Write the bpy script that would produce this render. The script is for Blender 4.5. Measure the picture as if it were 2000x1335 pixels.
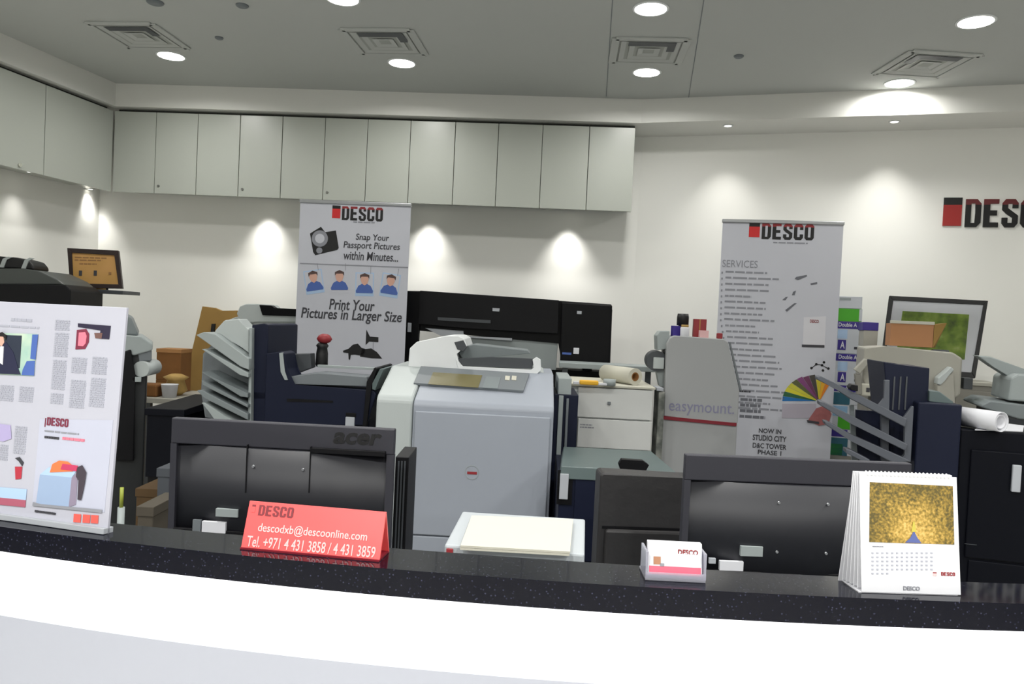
import bpy, bmesh, math, random
from mathutils import Vector, Matrix, Euler
random.seed(7)
for o in list(bpy.data.objects): bpy.data.objects.remove(o)
S = bpy.context.scene
COL = S.collection

# ---------------------------------------------------------------- camera
FOC = 1500.0; CAMZ = 1.5
PITCH = math.atan(39.5 / FOC); ROLL = math.atan(0.047)
FWD = Vector((0, math.cos(PITCH), -math.sin(PITCH)))
R0 = Vector((1, 0, 0)); U0 = Vector((0, math.sin(PITCH), math.cos(PITCH)))
RGT = R0 * math.cos(ROLL) + U0 * math.sin(ROLL)
UPV = U0 * math.cos(ROLL) - R0 * math.sin(ROLL)
CAM = Vector((0, 0, CAMZ))
cd = bpy.data.cameras.new('camera'); cam = bpy.data.objects.new('camera', cd); COL.objects.link(cam)
cd.sensor_width = 36.0; cd.sensor_fit = 'HORIZONTAL'; cd.lens = FOC / 2000 * 36; cd.clip_start = 0.02
cam.matrix_world = Matrix(((RGT.x, UPV.x, -FWD.x, CAM.x), (RGT.y, UPV.y, -FWD.y, CAM.y),
                           (RGT.z, UPV.z, -FWD.z, CAM.z), (0, 0, 0, 1)))
S.camera = cam

# ---------------------------------------------------------------- world and exposure
w = bpy.data.worlds.new('world'); S.world = w; w.use_nodes = True
w.node_tree.nodes['Background'].inputs[0].default_value = (0.8, 0.85, 0.9, 1)
w.node_tree.nodes['Background'].inputs[1].default_value = 0.10
S.view_settings.view_transform = 'Standard'; S.view_settings.look = 'None'
S.view_settings.exposure = 0.22; S.view_settings.gamma = 1; S.view_settings.use_curve_mapping = False
P_BACK = 5.5
P_MID = 12.0     # downlights just behind the counter (W)     # downlights over the work area (W)
P_FRONT = 30.0    # downlights over the customer side (W)
P_SPOT = 17.0     # wall-washing spots (W)

# ---------------------------------------------------------------- pixel -> world measurements
def ray(px, py): return FWD * FOC + RGT * (px - 1000) + UPV * (667.5 - py)
def atY(px, py, Y):
    d = ray(px, py); return CAM + d * (Y / d.y)
def atZ(px, py, Z):
    d = ray(px, py); return CAM + d * ((Z - CAMZ) / d.z)

# ---------------------------------------------------------------- materials
def lin(c): return tuple(((v / 255) / 12.92 if v / 255 <= 0.04045 else ((v / 255 + 0.055) / 1.055) ** 2.4) for v in c)
MATS = {}
def mat(name, rgb, rough=0.5, metal=0.0, noise=0.04, scale=12.0, bump=0.0, emit=0.0, coat=0.0, spec=0.5, trans=0.0):
    if name in MATS: return MATS[name]
    m = bpy.data.materials.new(name); m.use_nodes = True; nt = m.node_tree; b = nt.nodes['Principled BSDF']
    c = lin(rgb)
    b.inputs['Roughness'].default_value = rough; b.inputs['Metallic'].default_value = metal
    b.inputs['Coat Weight'].default_value = coat; b.inputs['Specular IOR Level'].default_value = spec
    b.inputs['Transmission Weight'].default_value = trans
    tc = nt.nodes.new('ShaderNodeTexCoord'); nz = nt.nodes.new('ShaderNodeTexNoise')
    nz.inputs['Scale'].default_value = scale; nz.inputs['Detail'].default_value = 3
    nt.links.new(tc.outputs['Object'], nz.inputs['Vector'])
    mx = nt.nodes.new('ShaderNodeMix'); mx.data_type = 'RGBA'
    nt.links.new(nz.outputs['Fac'], mx.inputs['Factor'])
    mx.inputs['A'].default_value = (*[v * (1 - noise) for v in c], 1)
    mx.inputs['B'].default_value = (*[min(1, v * (1 + noise)) for v in c], 1)
    nt.links.new(mx.outputs['Result'], b.inputs['Base Color'])
    if bump:
        bp = nt.nodes.new('ShaderNodeBump'); bp.inputs['Strength'].default_value = bump; bp.inputs['Distance'].default_value = 0.003
        nt.links.new(nz.outputs['Fac'], bp.inputs['Height']); nt.links.new(bp.outputs['Normal'], b.inputs['Normal'])
    if emit:
        b.inputs['Emission Color'].default_value = (*c, 1); b.inputs['Emission Strength'].default_value = emit
    MATS[name] = m; return m

def ramp_mat(name, stops, scale=6.0, detail=6, rough=0.6, distort=0.0, coat=0.0, kind='noise', vscale=(1, 1, 1)):
    if name in MATS: return MATS[name]
    m = bpy.data.materials.new(name); m.use_nodes = True; nt = m.node_tree; b = nt.nodes['Principled BSDF']
    b.inputs['Roughness'].default_value = rough; b.inputs['Coat Weight'].default_value = coat; b.inputs['Specular IOR Level'].default_value = 0.22
    tc = nt.nodes.new('ShaderNodeTexCoord'); mp = nt.nodes.new('ShaderNodeMapping'); mp.inputs['Scale'].default_value = vscale
    nt.links.new(tc.outputs['Object'], mp.inputs['Vector'])
    if kind == 'voronoi':
        nz = nt.nodes.new('ShaderNodeTexVoronoi'); nz.inputs['Scale'].default_value = scale; out = nz.outputs['Distance']
    else:
        nz = nt.nodes.new('ShaderNodeTexNoise'); nz.inputs['Scale'].default_value = scale
        nz.inputs['Detail'].default_value = detail; nz.inputs['Distortion'].default_value = distort; out = nz.outputs['Fac']
    nt.links.new(mp.outputs['Vector'], nz.inputs['Vector'])
    cr = nt.nodes.new('ShaderNodeValToRGB'); el = cr.color_ramp.elements
    while len(el) < len(stops): el.new(0.5)
    for e, (p, c) in zip(el, stops): e.position = p; e.color = (*lin(c), 1)
    nt.links.new(out, cr.inputs['Fac']); nt.links.new(cr.outputs['Color'], b.inputs['Base Color'])
    MATS[name] = m; return m

M_WALL = mat('wall_paint', (238, 238, 233), 0.75, scale=3, noise=0.015)
M_CEIL = mat('ceiling_paint', (182, 185, 182), 0.8, scale=2, noise=0.02)
M_SOFF = mat('soffit_paint', (222, 222, 217), 0.7, scale=2, noise=0.015)
M_CAB = mat('cabinet_laminate', (172, 176, 168), 0.32, scale=2, noise=0.015)
M_CABD = mat('cabinet_inside', (110, 112, 108), 0.7)
M_FLOOR = ramp_mat('floor_tile', [(0.3, (206, 205, 200)), (0.7, (222, 221, 216))], 4, rough=0.35)
M_GRAN = ramp_mat('black_granite', [(0.0, (80, 82, 104)), (0.12, (44, 46, 64)), (0.24, (10, 11, 23)), (1.0, (7, 8, 20))], 170, rough=0.06, coat=0.0, kind='voronoi')
M_PANEL = mat('white_counter_panel', (174, 177, 188), 0.25, noise=0.01)
M_LIT = mat('backlit_acrylic', (250, 251, 255), 0.4, emit=1.0, noise=0.0)
M_LAMP = mat('lamp_diffuser', (255, 253, 244), 0.4, emit=14.0, noise=0.0)
M_LAMP2 = mat('spot_diffuser', (255, 252, 240), 0.4, emit=6.0, noise=0.0)
M_WHITE = mat('white_plastic', (226, 229, 230), 0.4)
M_PAPER = mat('white_paper', (212, 213, 218), 0.7, noise=0.01)
M_CREAM = mat('cream_paper', (190, 188, 174), 0.7, noise=0.015)
M_COP = mat('copier_grey', (150, 156, 166), 0.45, scale=3)
M_COPT = mat('copier_light_grey', (176, 183, 182), 0.45, scale=3)
M_LGREY = mat('light_grey_plastic', (150, 158, 158), 0.5)
M_MGREY = mat('mid_grey_plastic', (108, 114, 118), 0.5)
M_TRAY = mat('tray_grey_plastic', (116, 124, 126), 0.5)
M_DGREY = mat('dark_grey_plastic', (62, 66, 70), 0.5)
M_NAVY = mat('navy_black_plastic', (20, 25, 44), 0.5, spec=0.2)
M_BLACK = mat('black_plastic', (13, 13, 16), 0.5, spec=0.2)
M_GLOSS = mat('gloss_black_plastic', (10, 10, 13), 0.4, spec=0.15)
M_MONB = mat('monitor_bezel_grey', (46, 46, 54), 0.55)
M_MONR = mat('monitor_recess_black', (27, 28, 34), 0.5, scale=1)
M_LEATH = mat('black_leather', (38, 37, 38), 0.5, bump=0.5, scale=30)
M_CARD = mat('brown_cardboard', (168, 122, 74), 0.85, noise=0.08)
M_CARDD = mat('dark_brown_cardboard', (126, 84, 40), 0.85, noise=0.1)
M_KRAFT = mat('kraft_board', (152, 120, 64), 0.85, noise=0.12, scale=8)
M_GOLD = mat('tan_clutter', (178, 146, 84), 0.7, noise=0.2, scale=30)
M_BAN = mat('banner_vinyl', (196, 198, 207), 0.55, noise=0.01)
M_RED = mat('logo_red', (205, 36, 38), 0.5)
M_DRED = mat('logo_dark_red', (140, 36, 42), 0.5)
M_INK = mat('logo_black', (14, 14, 16), 0.5)
M_TXT = mat('print_dark_grey', (58, 58, 64), 0.6)
M_TXTL = mat('print_light_grey', (140, 142, 150), 0.6)
M_TXTP = mat('print_pale_grey', (164, 166, 178), 0.6)
M_SIGN = mat('sign_red', (250, 92, 92), 0.3)
M_SIGNT = mat('sign_pale_pink', (255, 190, 190), 0.4)
M_SIGND = mat('sign_dark_ink', (120, 40, 48), 0.4)
M_ALU = mat('brushed_aluminium', (170, 172, 175), 0.35, metal=0.8)
M_SILV = mat('silver_plastic', (170, 174, 180), 0.4)
M_MOUNT = mat('laminator_grey', (158, 160, 161), 0.5, scale=2)
M_CRED = mat('crimson_stripe', (120, 16, 34), 0.5)
M_BEIGE = mat('beige_grey_plastic', (164, 162, 152), 0.55)
M_BEIGED = mat('dim_beige_plastic', (128, 126, 118), 0.6)
M_BLUE = mat('print_blue', (72, 100, 170), 0.6)
M_BLUEL = mat('print_pale_blue', (170, 196, 226), 0.6)
M_SKIN = mat('print_skin', (214, 168, 150), 0.6)
M_HAIR = mat('print_hair', (84, 62, 58), 0.6)
M_PURP = mat('carton_purple', (52, 36, 130), 0.5)
M_GREEN = mat('carton_green', (70, 168, 30), 0.5)
M_YELL = mat('yellow_plastic', (232, 176, 40), 0.5)
def glass_mat():
    m = bpy.data.materials.new('picture_glass'); m.use_nodes = True; nt = m.node_tree; nt.nodes.clear()
    o = nt.nodes.new('ShaderNodeOutputMaterial'); mx = nt.nodes.new('ShaderNodeMixShader'); t = nt.nodes.new('ShaderNodeBsdfTransparent'); g = nt.nodes.new('ShaderNodeBsdfGlossy')
    fr = nt.nodes.new('ShaderNodeFresnel'); fr.inputs['IOR'].default_value = 1.45; g.inputs['Roughness'].default_value = 0.02
    nt.links.new(fr.outputs[0], mx.inputs[0]); nt.links.new(t.outputs[0], mx.inputs[1]); nt.links.new(g.outputs[0], mx.inputs[2]); nt.links.new(mx.outputs[0], o.inputs[0]); return m
M_GLASSY = mat('clear_acrylic', (225, 225, 240), 0.1, trans=0.7, noise=0.0)
M_DISP = mat('lcd_olive', (112, 106, 74), 0.2)
M_KNOB = mat('key_lock_metal', (120, 122, 118), 0.35, metal=0.6)
M_NV2 = mat('deep_navy_plastic', (8, 10, 18), .55, spec=.12)
M_SHADEB = mat('shaded_brown_card', (74, 54, 26), .85); M_SHADEG = mat('shaded_grey', (62, 66, 72), .7); M_SHADEP = mat('shaded_pale_card', (70, 64, 54), .8)  # carton colours darkened to carry the shade below the desk
M_GLID = mat('greenish_grey_lid', (84, 98, 98), 0.4)

# ---------------------------------------------------------------- mesh helpers
class MB:
    def __init__(s): s.bm = bmesh.new(); s.mats = []
    def _m(s, m):
        if m is None: return 0
        if m not in s.mats: s.mats.append(m)
        return s.mats.index(m)
    def _merge(s, t, bev, m, seg=2, smooth=False):
        if bev:
            bmesh.ops.bevel(t, geom=list(t.edges), offset=bev, segments=seg, profile=0.5, affect='EDGES', clamp_overlap=True)
        i = s._m(m)
        bmesh.ops.recalc_face_normals(t, faces=t.faces)
        vm = {v: s.bm.verts.new(v.co) for v in t.verts}
        for f in t.faces:
            try: nf = s.bm.faces.new([vm[v] for v in f.verts])
            except ValueError: continue
            nf.material_index = i; nf.smooth = f.smooth if not smooth else True
        t.free()
    def hull8(s, a, b, bev=0, m=None):
        """a, b: two loops of same length -> closed prism"""
        t = bmesh.new(); A = [t.verts.new(p) for p in a]; B = [t.verts.new(p) for p in b]; n = len(a)
        t.faces.new(A); t.faces.new(B[::-1])
        for k in range(n): t.faces.new((A[k], B[k], B[(k + 1) % n], A[(k + 1) % n]))
        s._merge(t, bev, m); return s
    def box(s, x0, x1, y0, y1, z0, z1, bev=0, m=None):
        if x1 < x0: x0, x1 = x1, x0
        if z1 < z0: z0, z1 = z1, z0
        return s.hull8([(x0, y0, z0), (x1, y0, z0), (x1, y0, z1), (x0, y0, z1)], [(x0, y1, z0), (x1, y1, z0), (x1, y1, z1), (x0, y1, z1)], bev, m)
    def py(s, pts, y0, y1, bev=0, m=None): return s.hull8([(x, y0, z) for x, z in pts], [(x, y1, z) for x, z in pts], bev, m)
    def pxx(s, pts, x0, x1, bev=0, m=None): return s.hull8([(x0, y, z) for y, z in pts], [(x1, y, z) for y, z in pts], bev, m)
    def pz(s, pts, z0, z1, bev=0, m=None): return s.hull8([(x, y, z0) for x, y in pts], [(x, y, z1) for x, y in pts], bev, m)
    def tube(s, p0, p1, r, r2=None, n=20, m=None, inner=0):
        p0 = Vector(p0); p1 = Vector(p1); r2 = r if r2 is None else r2; d = (p1 - p0).normalized()
        a = d.orthogonal().normalized(); b = d.cross(a); t = bmesh.new(); A = []; B = []
        for k in range(n):
            c = a * math.cos(2 * math.pi * k / n) + b * math.sin(2 * math.pi * k / n)
            A.append(t.verts.new(p0 + c * r)); B.append(t.verts.new(p1 + c * r2))
        if inner:
            A2 = [t.verts.new(p0 + (v.co - p0) * inner) for v in A]; B2 = [t.verts.new(p1 + (v.co - p1) * inner) for v in B]
        for k in range(n):
            q = (k + 1) % n
            t.faces.new((A[k], A[q], B[q], B[k])).smooth = True
            if inner:
                t.faces.new((A2[k], B2[k], B2[q], A2[q])).smooth = True
                t.faces.new((A[k], A2[k], A2[q], A[q])); t.faces.new((B[k], B[q], B2[q], B2[k]))
        if not inner: t.faces.new(A[::-1]); t.faces.new(B)
        s._merge(t, 0, m); return s
    def lathe(s, prof, c=(0, 0, 0), n=24, m=None):
        t = bmesh.new(); rings = []
        for r, z in prof: rings.append([t.verts.new((c[0] + max(r, 1e-5) * math.cos(2 * math.pi * k / n), c[1] + max(r, 1e-5) * math.sin(2 * math.pi * k / n), c[2] + z)) for k in range(n)])
        for a, b in zip(rings, rings[1:]):
            for k in range(n): t.faces.new((a[k], a[(k + 1) % n], b[(k + 1) % n], b[k])).smooth = True
        t.faces.new(rings[0][::-1]); t.faces.new(rings[-1])
        s._merge(t, 0, m); return s
    def build(s, name, m=None, parent=None):
        me = bpy.data.meshes.new(name); s.bm.to_mesh(me); s.bm.free()
        for q in (s.mats if s.mats else [m]): me.materials.append(q)
        o = bpy.data.objects.new(name, me); COL.objects.link(o)
        if parent is not None: o.parent = parent
        return o

def tag(o, label=None, cat=None, group=None, kind=None):
    if label: o['label'] = label
    if cat: o['category'] = cat
    if group: o['group'] = group
    if kind: o['kind'] = kind
    return o

class Fr:
    """a thing: an Empty at its base plus a local frame for measuring it"""
    def __init__(s, name, label, cat, px, py, d, rz=0, zb=0.0, group=None, tilt=0, roll=0, ref=None, kind=None):
        P = atY(px, py, d) if ref is None else Vector(ref)
        if zb is None: zb = P.z
        s.o = bpy.data.objects.new(name, None); COL.objects.link(s.o); s.o.empty_display_size = 0.05
        s.o.location = (P.x, P.y, zb)
        s.R = Euler((0, 0, math.radians(rz))).to_matrix() @ Euler((math.radians(tilt), 0, 0)).to_matrix() @ Euler((0, math.radians(roll), 0)).to_matrix()
        s.o.rotation_mode = 'XYZ'; s.o.rotation_euler = s.R.to_euler('XYZ')
        s.O = Vector((P.x, P.y, zb)); s.Ri = s.R.transposed()
        tag(s.o, label, cat, group, kind)
    def loc(s, P): return s.Ri @ (Vector(P) - s.O)
    def p(s, px, py, y=0.0):
        n = s.R @ Vector((0, 1, 0)); d = ray(px, py)
        t = ((s.O + n * y) - CAM).dot(n) / d.dot(n)
        q = s.loc(CAM + d * t); return (q.x, q.z)
    def base(s): return s.loc((s.O.x, s.O.y, 0)).z
    def P(s, pts, y=0.0): return [s.p(a, b, y) for a, b in pts]
    def rect(s, x0, y0, x1, y1, y=0.0):
        ym = (y0 + y1) / 2; xm = (x0 + x1) / 2
        return s.p(x0, ym, y)[0], s.p(x1, ym, y)[0], s.p(xm, y1, y)[1], s.p(xm, y0, y)[1]
    def box(s, mb, x0, y0, x1, y1, a, b, bev=0, m=None, zmin=None):
        X0, X1, Z0, Z1 = s.rect(x0, y0, x1, y1, a)
        if zmin is not None: Z0 = zmin
        mb.box(X0, X1, a, b, Z0, Z1, bev, m); return mb
    def part(s, name, m, x0, y0, x1, y1, a, b, bev=0, parent=None, zmin=None, label=None):
        mb = MB(); s.box(mb, x0, y0, x1, y1, a, b, bev, zmin=zmin); o = mb.build(name, m, parent or s.o)
        if label: o['label'] = label
        return o
    def poly(s, name, m, pts, a, b, bev=0, parent=None, label=None):
        mb = MB(); mb.py(s.P(pts, a), a, b, bev); o = mb.build(name, m, parent or s.o)
        if label: o['label'] = label
        return o

def text_mesh(name, string, m, parent, x0, x1, z0, z1, y, thick=0.0008, bold=0.0, shear=0.0):
    cu = bpy.data.curves.new(name, 'FONT'); cu.body = string; cu.extrude = 0.5; cu.offset = bold; cu.shear = shear
    cu.resolution_u = 3
    to = bpy.data.objects.new('tmp', cu); COL.objects.link(to)
    dg = bpy.context.evaluated_depsgraph_get()
    me = bpy.data.meshes.new_from_object(to.evaluated_get(dg)); bpy.data.objects.remove(to); bpy.data.curves.remove(cu)
    xs = [v.co.x for v in me.vertices]; ys = [v.co.y for v in me.vertices]
    a, b, c, d = min(xs), max(xs), min(ys), max(ys)
    for v in me.vertices:
        X = x0 + (v.co.x - a) / (b - a) * (x1 - x0); Z = z0 + (v.co.y - c) / (d - c) * (z1 - z0)
        v.co = (X, y - thick * (v.co.z + 0.5), Z)
    me.materials.clear(); me.materials.append(m); me.name = name
    o = bpy.data.objects.new(name, me); COL.objects.link(o); o.parent = parent
    return o
def ftext(F, string, m, x0, y0, x1, y1, y, name='lettering', **k):
    X0, X1, Z0, Z1 = F.rect(x0, y0, x1, y1, y)
    return text_mesh(name, string, m, k.pop('parent', F.o), X0, X1, Z0, Z1, y - 0.0004, **k)
def greek(F, m, x0, y0, x1, y1, n, y, name='printed_lines', jag=0.25, fill=0.5, parent=None):
    """rows of illegible small print"""
    mb = MB(); X0, X1, Z0, Z1 = F.rect(x0, y0, x1, y1, y); st = (Z1 - Z0) / n
    for k in range(n):
        zt = Z1 - k * st; xe = X1 - (X1 - X0) * random.random() * jag
        x = X0
        while x < xe - 1e-4:
            wl = (X1 - X0) * random.uniform(0.1, 0.28); mb.box(x, min(x + wl, xe), y - 0.0007, y + 0.0001, zt - st * fill, zt); x += wl + (X1 - X0) * 0.03
    return mb.build(name, m, parent or F.o)

LET = {
 'D': [[(0,0),(.36,0),(.36,1),(0,1)], [(.36,.85),(.62,.85),(.74,1),(.36,1)], [(.62,.85),(.64,.5),(1,.5),(1,.84),(.74,1)], [(.64,.5),(.62,.15),(.74,0),(1,.16),(1,.5)], [(.36,0),(.74,0),(.62,.15),(.36,.15)]],
 'E': [[(0,0),(.4,0),(.4,1),(0,1)], [(.4,.84),(.95,.84),(.95,1),(.4,1)], [(.4,.42),(.85,.42),(.85,.6),(.4,.6)], [(.4,0),(.95,0),(.95,.17),(.4,.17)]],
 'S': [[(.0,.62),(.36,.68),(.36,.84),(.2,1),(0,.86)], [(.36,.84),(.64,.84),(.8,1),(.2,1)], [(.64,.68),(1,.68),(1,.86),(.8,1),(.64,.84)], [(0,.62),(.3,.46),(.36,.68)], [(.3,.46),(.66,.34),(1,.42),(.36,.68)], [(.66,.34),(.64,.16),(.8,0),(1,.14),(1,.42)], [(.2,0),(.8,0),(.64,.16),(.36,.16)], [(0,.14),(.2,0),(.36,.16),(.36,.34),(0,.34)]],
 'C': [[(0,.14),(.36,.18),(.36,.82),(0,.86)], [(0,.86),(.36,.82),(.64,.82),(.8,1),(.2,1)], [(.64,.64),(1,.64),(1,.86),(.8,1),(.64,.82)], [(0,.14),(.2,0),(.8,0),(.64,.18),(.36,.18)], [(.64,.18),(.8,0),(1,.14),(1,.36),(.64,.36)]],
 'O': [[(0,.14),(.36,.18),(.36,.82),(0,.86)], [(0,.86),(.36,.82),(.64,.82),(.8,1),(.2,1)], [(.64,.18),(1,.14),(1,.86),(.8,1),(.64,.82)], [(0,.14),(.2,0),(.8,0),(1,.14),(.64,.18),(.36,.18)]],
}
def clip(poly, h, above):
    out = []
    for i in range(len(poly)):
        a, b = poly[i], poly[(i + 1) % len(poly)]
        ia = (a[1] >= h) == above; ib = (b[1] >= h) == above
        if ia: out.append(a)
        if ia != ib:
            t = (h - a[1]) / (b[1] - a[1]); out.append((a[0] + (b[0] - a[0]) * t, h))
    return out
def logo(F, sq, let, y, thick=0.001, parent=None, top=M_DRED, ink=M_INK, red=M_RED, split=0.78, one=False):
    par = parent or F.o
    X0, X1, Z0, Z1 = F.rect(*sq, y); h = Z0 + (Z1 - Z0) * 0.74
    mb = MB(); mb.box(X0, X1, y - thick, y, Z0, h, m=red); mb.box(X0, X1, y - thick, y, h, Z1, m=ink); mb.build('logo_square', None, par)
    X0, X1, Z0, Z1 = F.rect(*let, y); n = 5; sp = (X1 - X0) / (n - 0.14)
    alln = MB()
    for k, ch in enumerate('DESCO'):
        mb = alln if one else MB(); x = X0 + k * sp; wd = sp * 0.86
        for pc in LET[ch]:
            for ab, mm in ((True, top), (False, ink)):
                c = clip(pc, split, ab)
                if len(c) >= 3: mb.py([(x + u * wd, Z0 + v * (Z1 - Z0)) for u, v in c], y - thick, y, m=mm)
        if not one: mb.build('logo_letter', None, par)
    if one: alln.build('logo_lettering', None, par)
    else: alln.bm.free()

# ================================================================ ROOM SHELL
ZC, ZS, ZCB = 2.957, 2.807, 2.245          # ceiling, soffit bottom, cabinet bottom
def V2(v): return Vector((v.x, v.y))
sA = V2(atZ(0, 118, ZS)); sB = V2(atZ(225, 207, ZS)); sC = V2(atZ(1252, 240, ZS)); sD = V2(atZ(2000, 217, ZS))
sA = sB + (sA - sB) * 4.2; sD = sC + (sD - sC) * 2.6
def nrm(a, b):
    d = (b - a).normalized(); return Vector((-d.y, d.x))       # points outwards for our left-to-right order
nL, nB, nR = nrm(sA, sB), nrm(sB, sC), nrm(sC, sD)
def isect(p, d, q, e):
    k = d.x * e.y - d.y * e.x; t = ((q.x - p.x) * e.y - (q.y - p.y) * e.x) / k; return p + d * t
def offset_path(dst):
    a = sA + nL * dst; d = sD + nR * dst
    b = isect(a, sB - sA, sB + nB * dst, sC - sB); c = isect(sB + nB * dst, sC - sB, d, sD - sC)
    return [a, b, c, d]
WD = 0.37
wA, wB, wC, wD = offset_path(WD)
oA, oB, oC, oD = offset_path(WD + 0.12)
def quadwall(name, a, b, a2, b2, z0, z1, m):
    mb = MB(); mb.pz([a[:], b[:], b2[:], a2[:]], z0, z1); return tag(mb.build(name, m), kind='structure')
quadwall('wall_left', wA, wB, oA, oB, 0, ZC, M_WALL)
quadwall('wall_back', wB, wC, oB, oC, 0, ZC, M_WALL)
quadwall('wall_right', wC, wD, oC, oD, 0, ZC, M_WALL)
yf = -3.2
quadwall('wall_front', Vector((-5.5, yf)), Vector((7.5, yf)), Vector((-5.5, yf - 0.12)), Vector((7.5, yf - 0.12)), 0, ZC, M_WALL)
mb = MB(); mb.box(-6, 8, yf - 0.12, 6.2, -0.1, 0.0); tag(mb.build('floor', M_FLOOR), kind='structure')
mb = MB(); mb.box(-6, 8, yf - 0.12, 6.2, ZC, ZC + 0.1); ceil = tag(mb.build('ceiling', M_CEIL), kind='structure')
# fine joints of the ceiling boards
for (p, q) in (((1199, -40), (1184, 188)), ((1381, -40), (1345, 190))):
    a = atZ(*p, ZC); b = atZ(*q, ZC); d = V2(b - a).normalized(); n = Vector((-d.y, d.x)) * 0.0022
    mb = MB(); mb.pz([(a.x - n.x, a.y - n.y), (a.x + n.x, a.y + n.y), (b.x + n.x, b.y + n.y), (b.x - n.x, b.y - n.y)], ZC - 0.0015, ZC)
    mb.build('joint_line', M_MGREY, ceil)
# soffits: a shallow stepped bulkhead along the three walls
i1 = offset_path(0.03); i2 = offset_path(WD)
sP = [sA, sB, sC, sD]
for k in range(3):
    mb = MB(); a, b = sP[k], sP[k + 1]; a2, b2 = i2[k], i2[k + 1]
    mb.pz([a[:], b[:], b2[:], a2[:]], ZS, ZC)
    tag(mb.build('trim_%d' % (k + 1), M_SOFF), kind='structure')

# ================================================================ UPPER CABINETS
M_BAR = mat('sorter_bar_grey', (78, 82, 90), .5)
M_GAP = mat('shadow_gap', (60, 62, 58), 0.8)
def cabinet_run(a, b, cuts, label_f, ends, nrmv, group):
    """a,b front line end points; cuts: list of lists of t (door edges) per unit"""
    d = (b - a); L = d.length; ang = math.atan2(d.y, d.x)
    for ui, ts in enumerate(cuts):
        o = bpy.data.objects.new('wall_cabinet', None); COL.objects.link(o)
        p = a + d * ts[0]; o.location = (p.x, p.y, ZCB); o.rotation_euler = (0, 0, ang)
        tag(o, label_f(ui), 'cabinet', group)
        W = (ts[-1] - ts[0]) * L; H = ZS - ZCB - 0.022
        y0 = 0.035
        mb = MB(); mb.box(0.001, W - 0.001, y0 + 0.02, WD - 0.008, 0.045, H); mb.build('carcass', M_CAB, o)
        mb = MB(); mb.box(0.001, W - 0.001, y0 + 0.05, WD - 0.01, H, H + 0.0215); mb.build('shadow_gap', M_GAP, o)
        for t0, t1 in zip(ts, ts[1:]):
            x0 = (t0 - ts[0]) * L + 0.0022; x1 = (t1 - ts[0]) * L - 0.0022
            mb = MB(); mb.box(x0, x1, y0, y0 + 0.019, 0.001, H - 0.002, 0.0015); mb.build('door', M_CAB, o)
        if len(ts) == 3 and ui in (0, 1, 2, 3):
            x = 0.03; mb = MB(); mb.tube((x, y0 + 0.001, 0.05), (x, y0 - 0.006, 0.05), 0.008); mb.build('lock', M_KNOB, o)
def face_lock(a, b, px, py):
    n = (b - a).normalized(); n3 = Vector((-n.y, n.x, 0)); O = Vector((a.x, a.y, CAMZ)) + n3 * 0.035
    d = ray(px, py); P = CAM + d * ((O - CAM).dot(n3) / d.dot(n3))
    best = min((o for o in bpy.data.objects if o.get('category') == 'cabinet'), key=lambda o: min((c.matrix_basis @ Vector(q) + o.location - P).length if False else (o.matrix_basis @ Vector(q) - P).length for c in o.children for q in c.bound_box))
    L_ = best.matrix_basis.inverted() @ P
    MB().tube((L_.x, L_.y + .001, L_.z), (L_.x, L_.y - .01, L_.z), .011).build('lock', mat('polished_chrome', (235, 235, 225), .15, metal=.9), best)['label'] = 'shiny round lock'
def tfor(a, b, z, px, py):
    P = V2(atZ(px, py, z)); d = b - a; return (P - a).dot(d) / d.dot(d)
top_px = [(300, 212), (382, 214.5), (465, 217), (549, 220), (632, 222), (716, 225), (801, 228), (889, 231), (974, 234), (1061, 237), (1153, 240), (1243, 243)]
tt = [0.0] + [tfor(sB, sC, ZS, x, y - 3) for x, y in top_px]
fB0 = isect(sA + nL * 0.035, sB - sA, sB + nB * 0.035, sC - sB)
tstart = (fB0 - sB).dot(sC - sB) / (sC - sB).length_squared
tt[0] = tstart + 0.002
units = [[0, 1], [1, 2, 3], [3, 4, 5], [5, 6, 7], [7, 8, 9], [9, 10, 11], [11, 12]]
LB = ['narrow white wall cabinet in the inside corner, one door', 'white two-door wall cabinet, first pair right of the corner door',
      'white two-door wall cabinet reaching the left edge of the camera-print banner', 'white two-door wall cabinet directly above the camera-print banner',
      'white two-door wall cabinet just right of the one above the left banner', 'white two-door wall cabinet above the right part of the black plotter',
      'single-door white wall cabinet ending the run at the bare right wall']
cabinet_run(sB, sC, [[tt[i] for i in u] for u in units], lambda i: LB[i], None, nB, 'white wall cabinets along the back wall')
LL = (sB - sA).length
def tl(dist): return 1 - dist / LL
cabinet_run(sA, sB, [[tl(1.02), tl(0.53), tl(-0.03)], [tl(2.0), tl(1.51), tl(1.02)], [tl(2.98), tl(2.49), tl(2.0)]],
            lambda i: ['white wall cabinet on the left wall, touching the corner', 'white wall cabinet on the left wall, second from the corner', 'white wall cabinet on the left wall, farthest from the corner and cut by the frame'][i], None, nL, 'white wall cabinets along the left wall')

face_lock(sA, sB, 38, 322)
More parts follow.
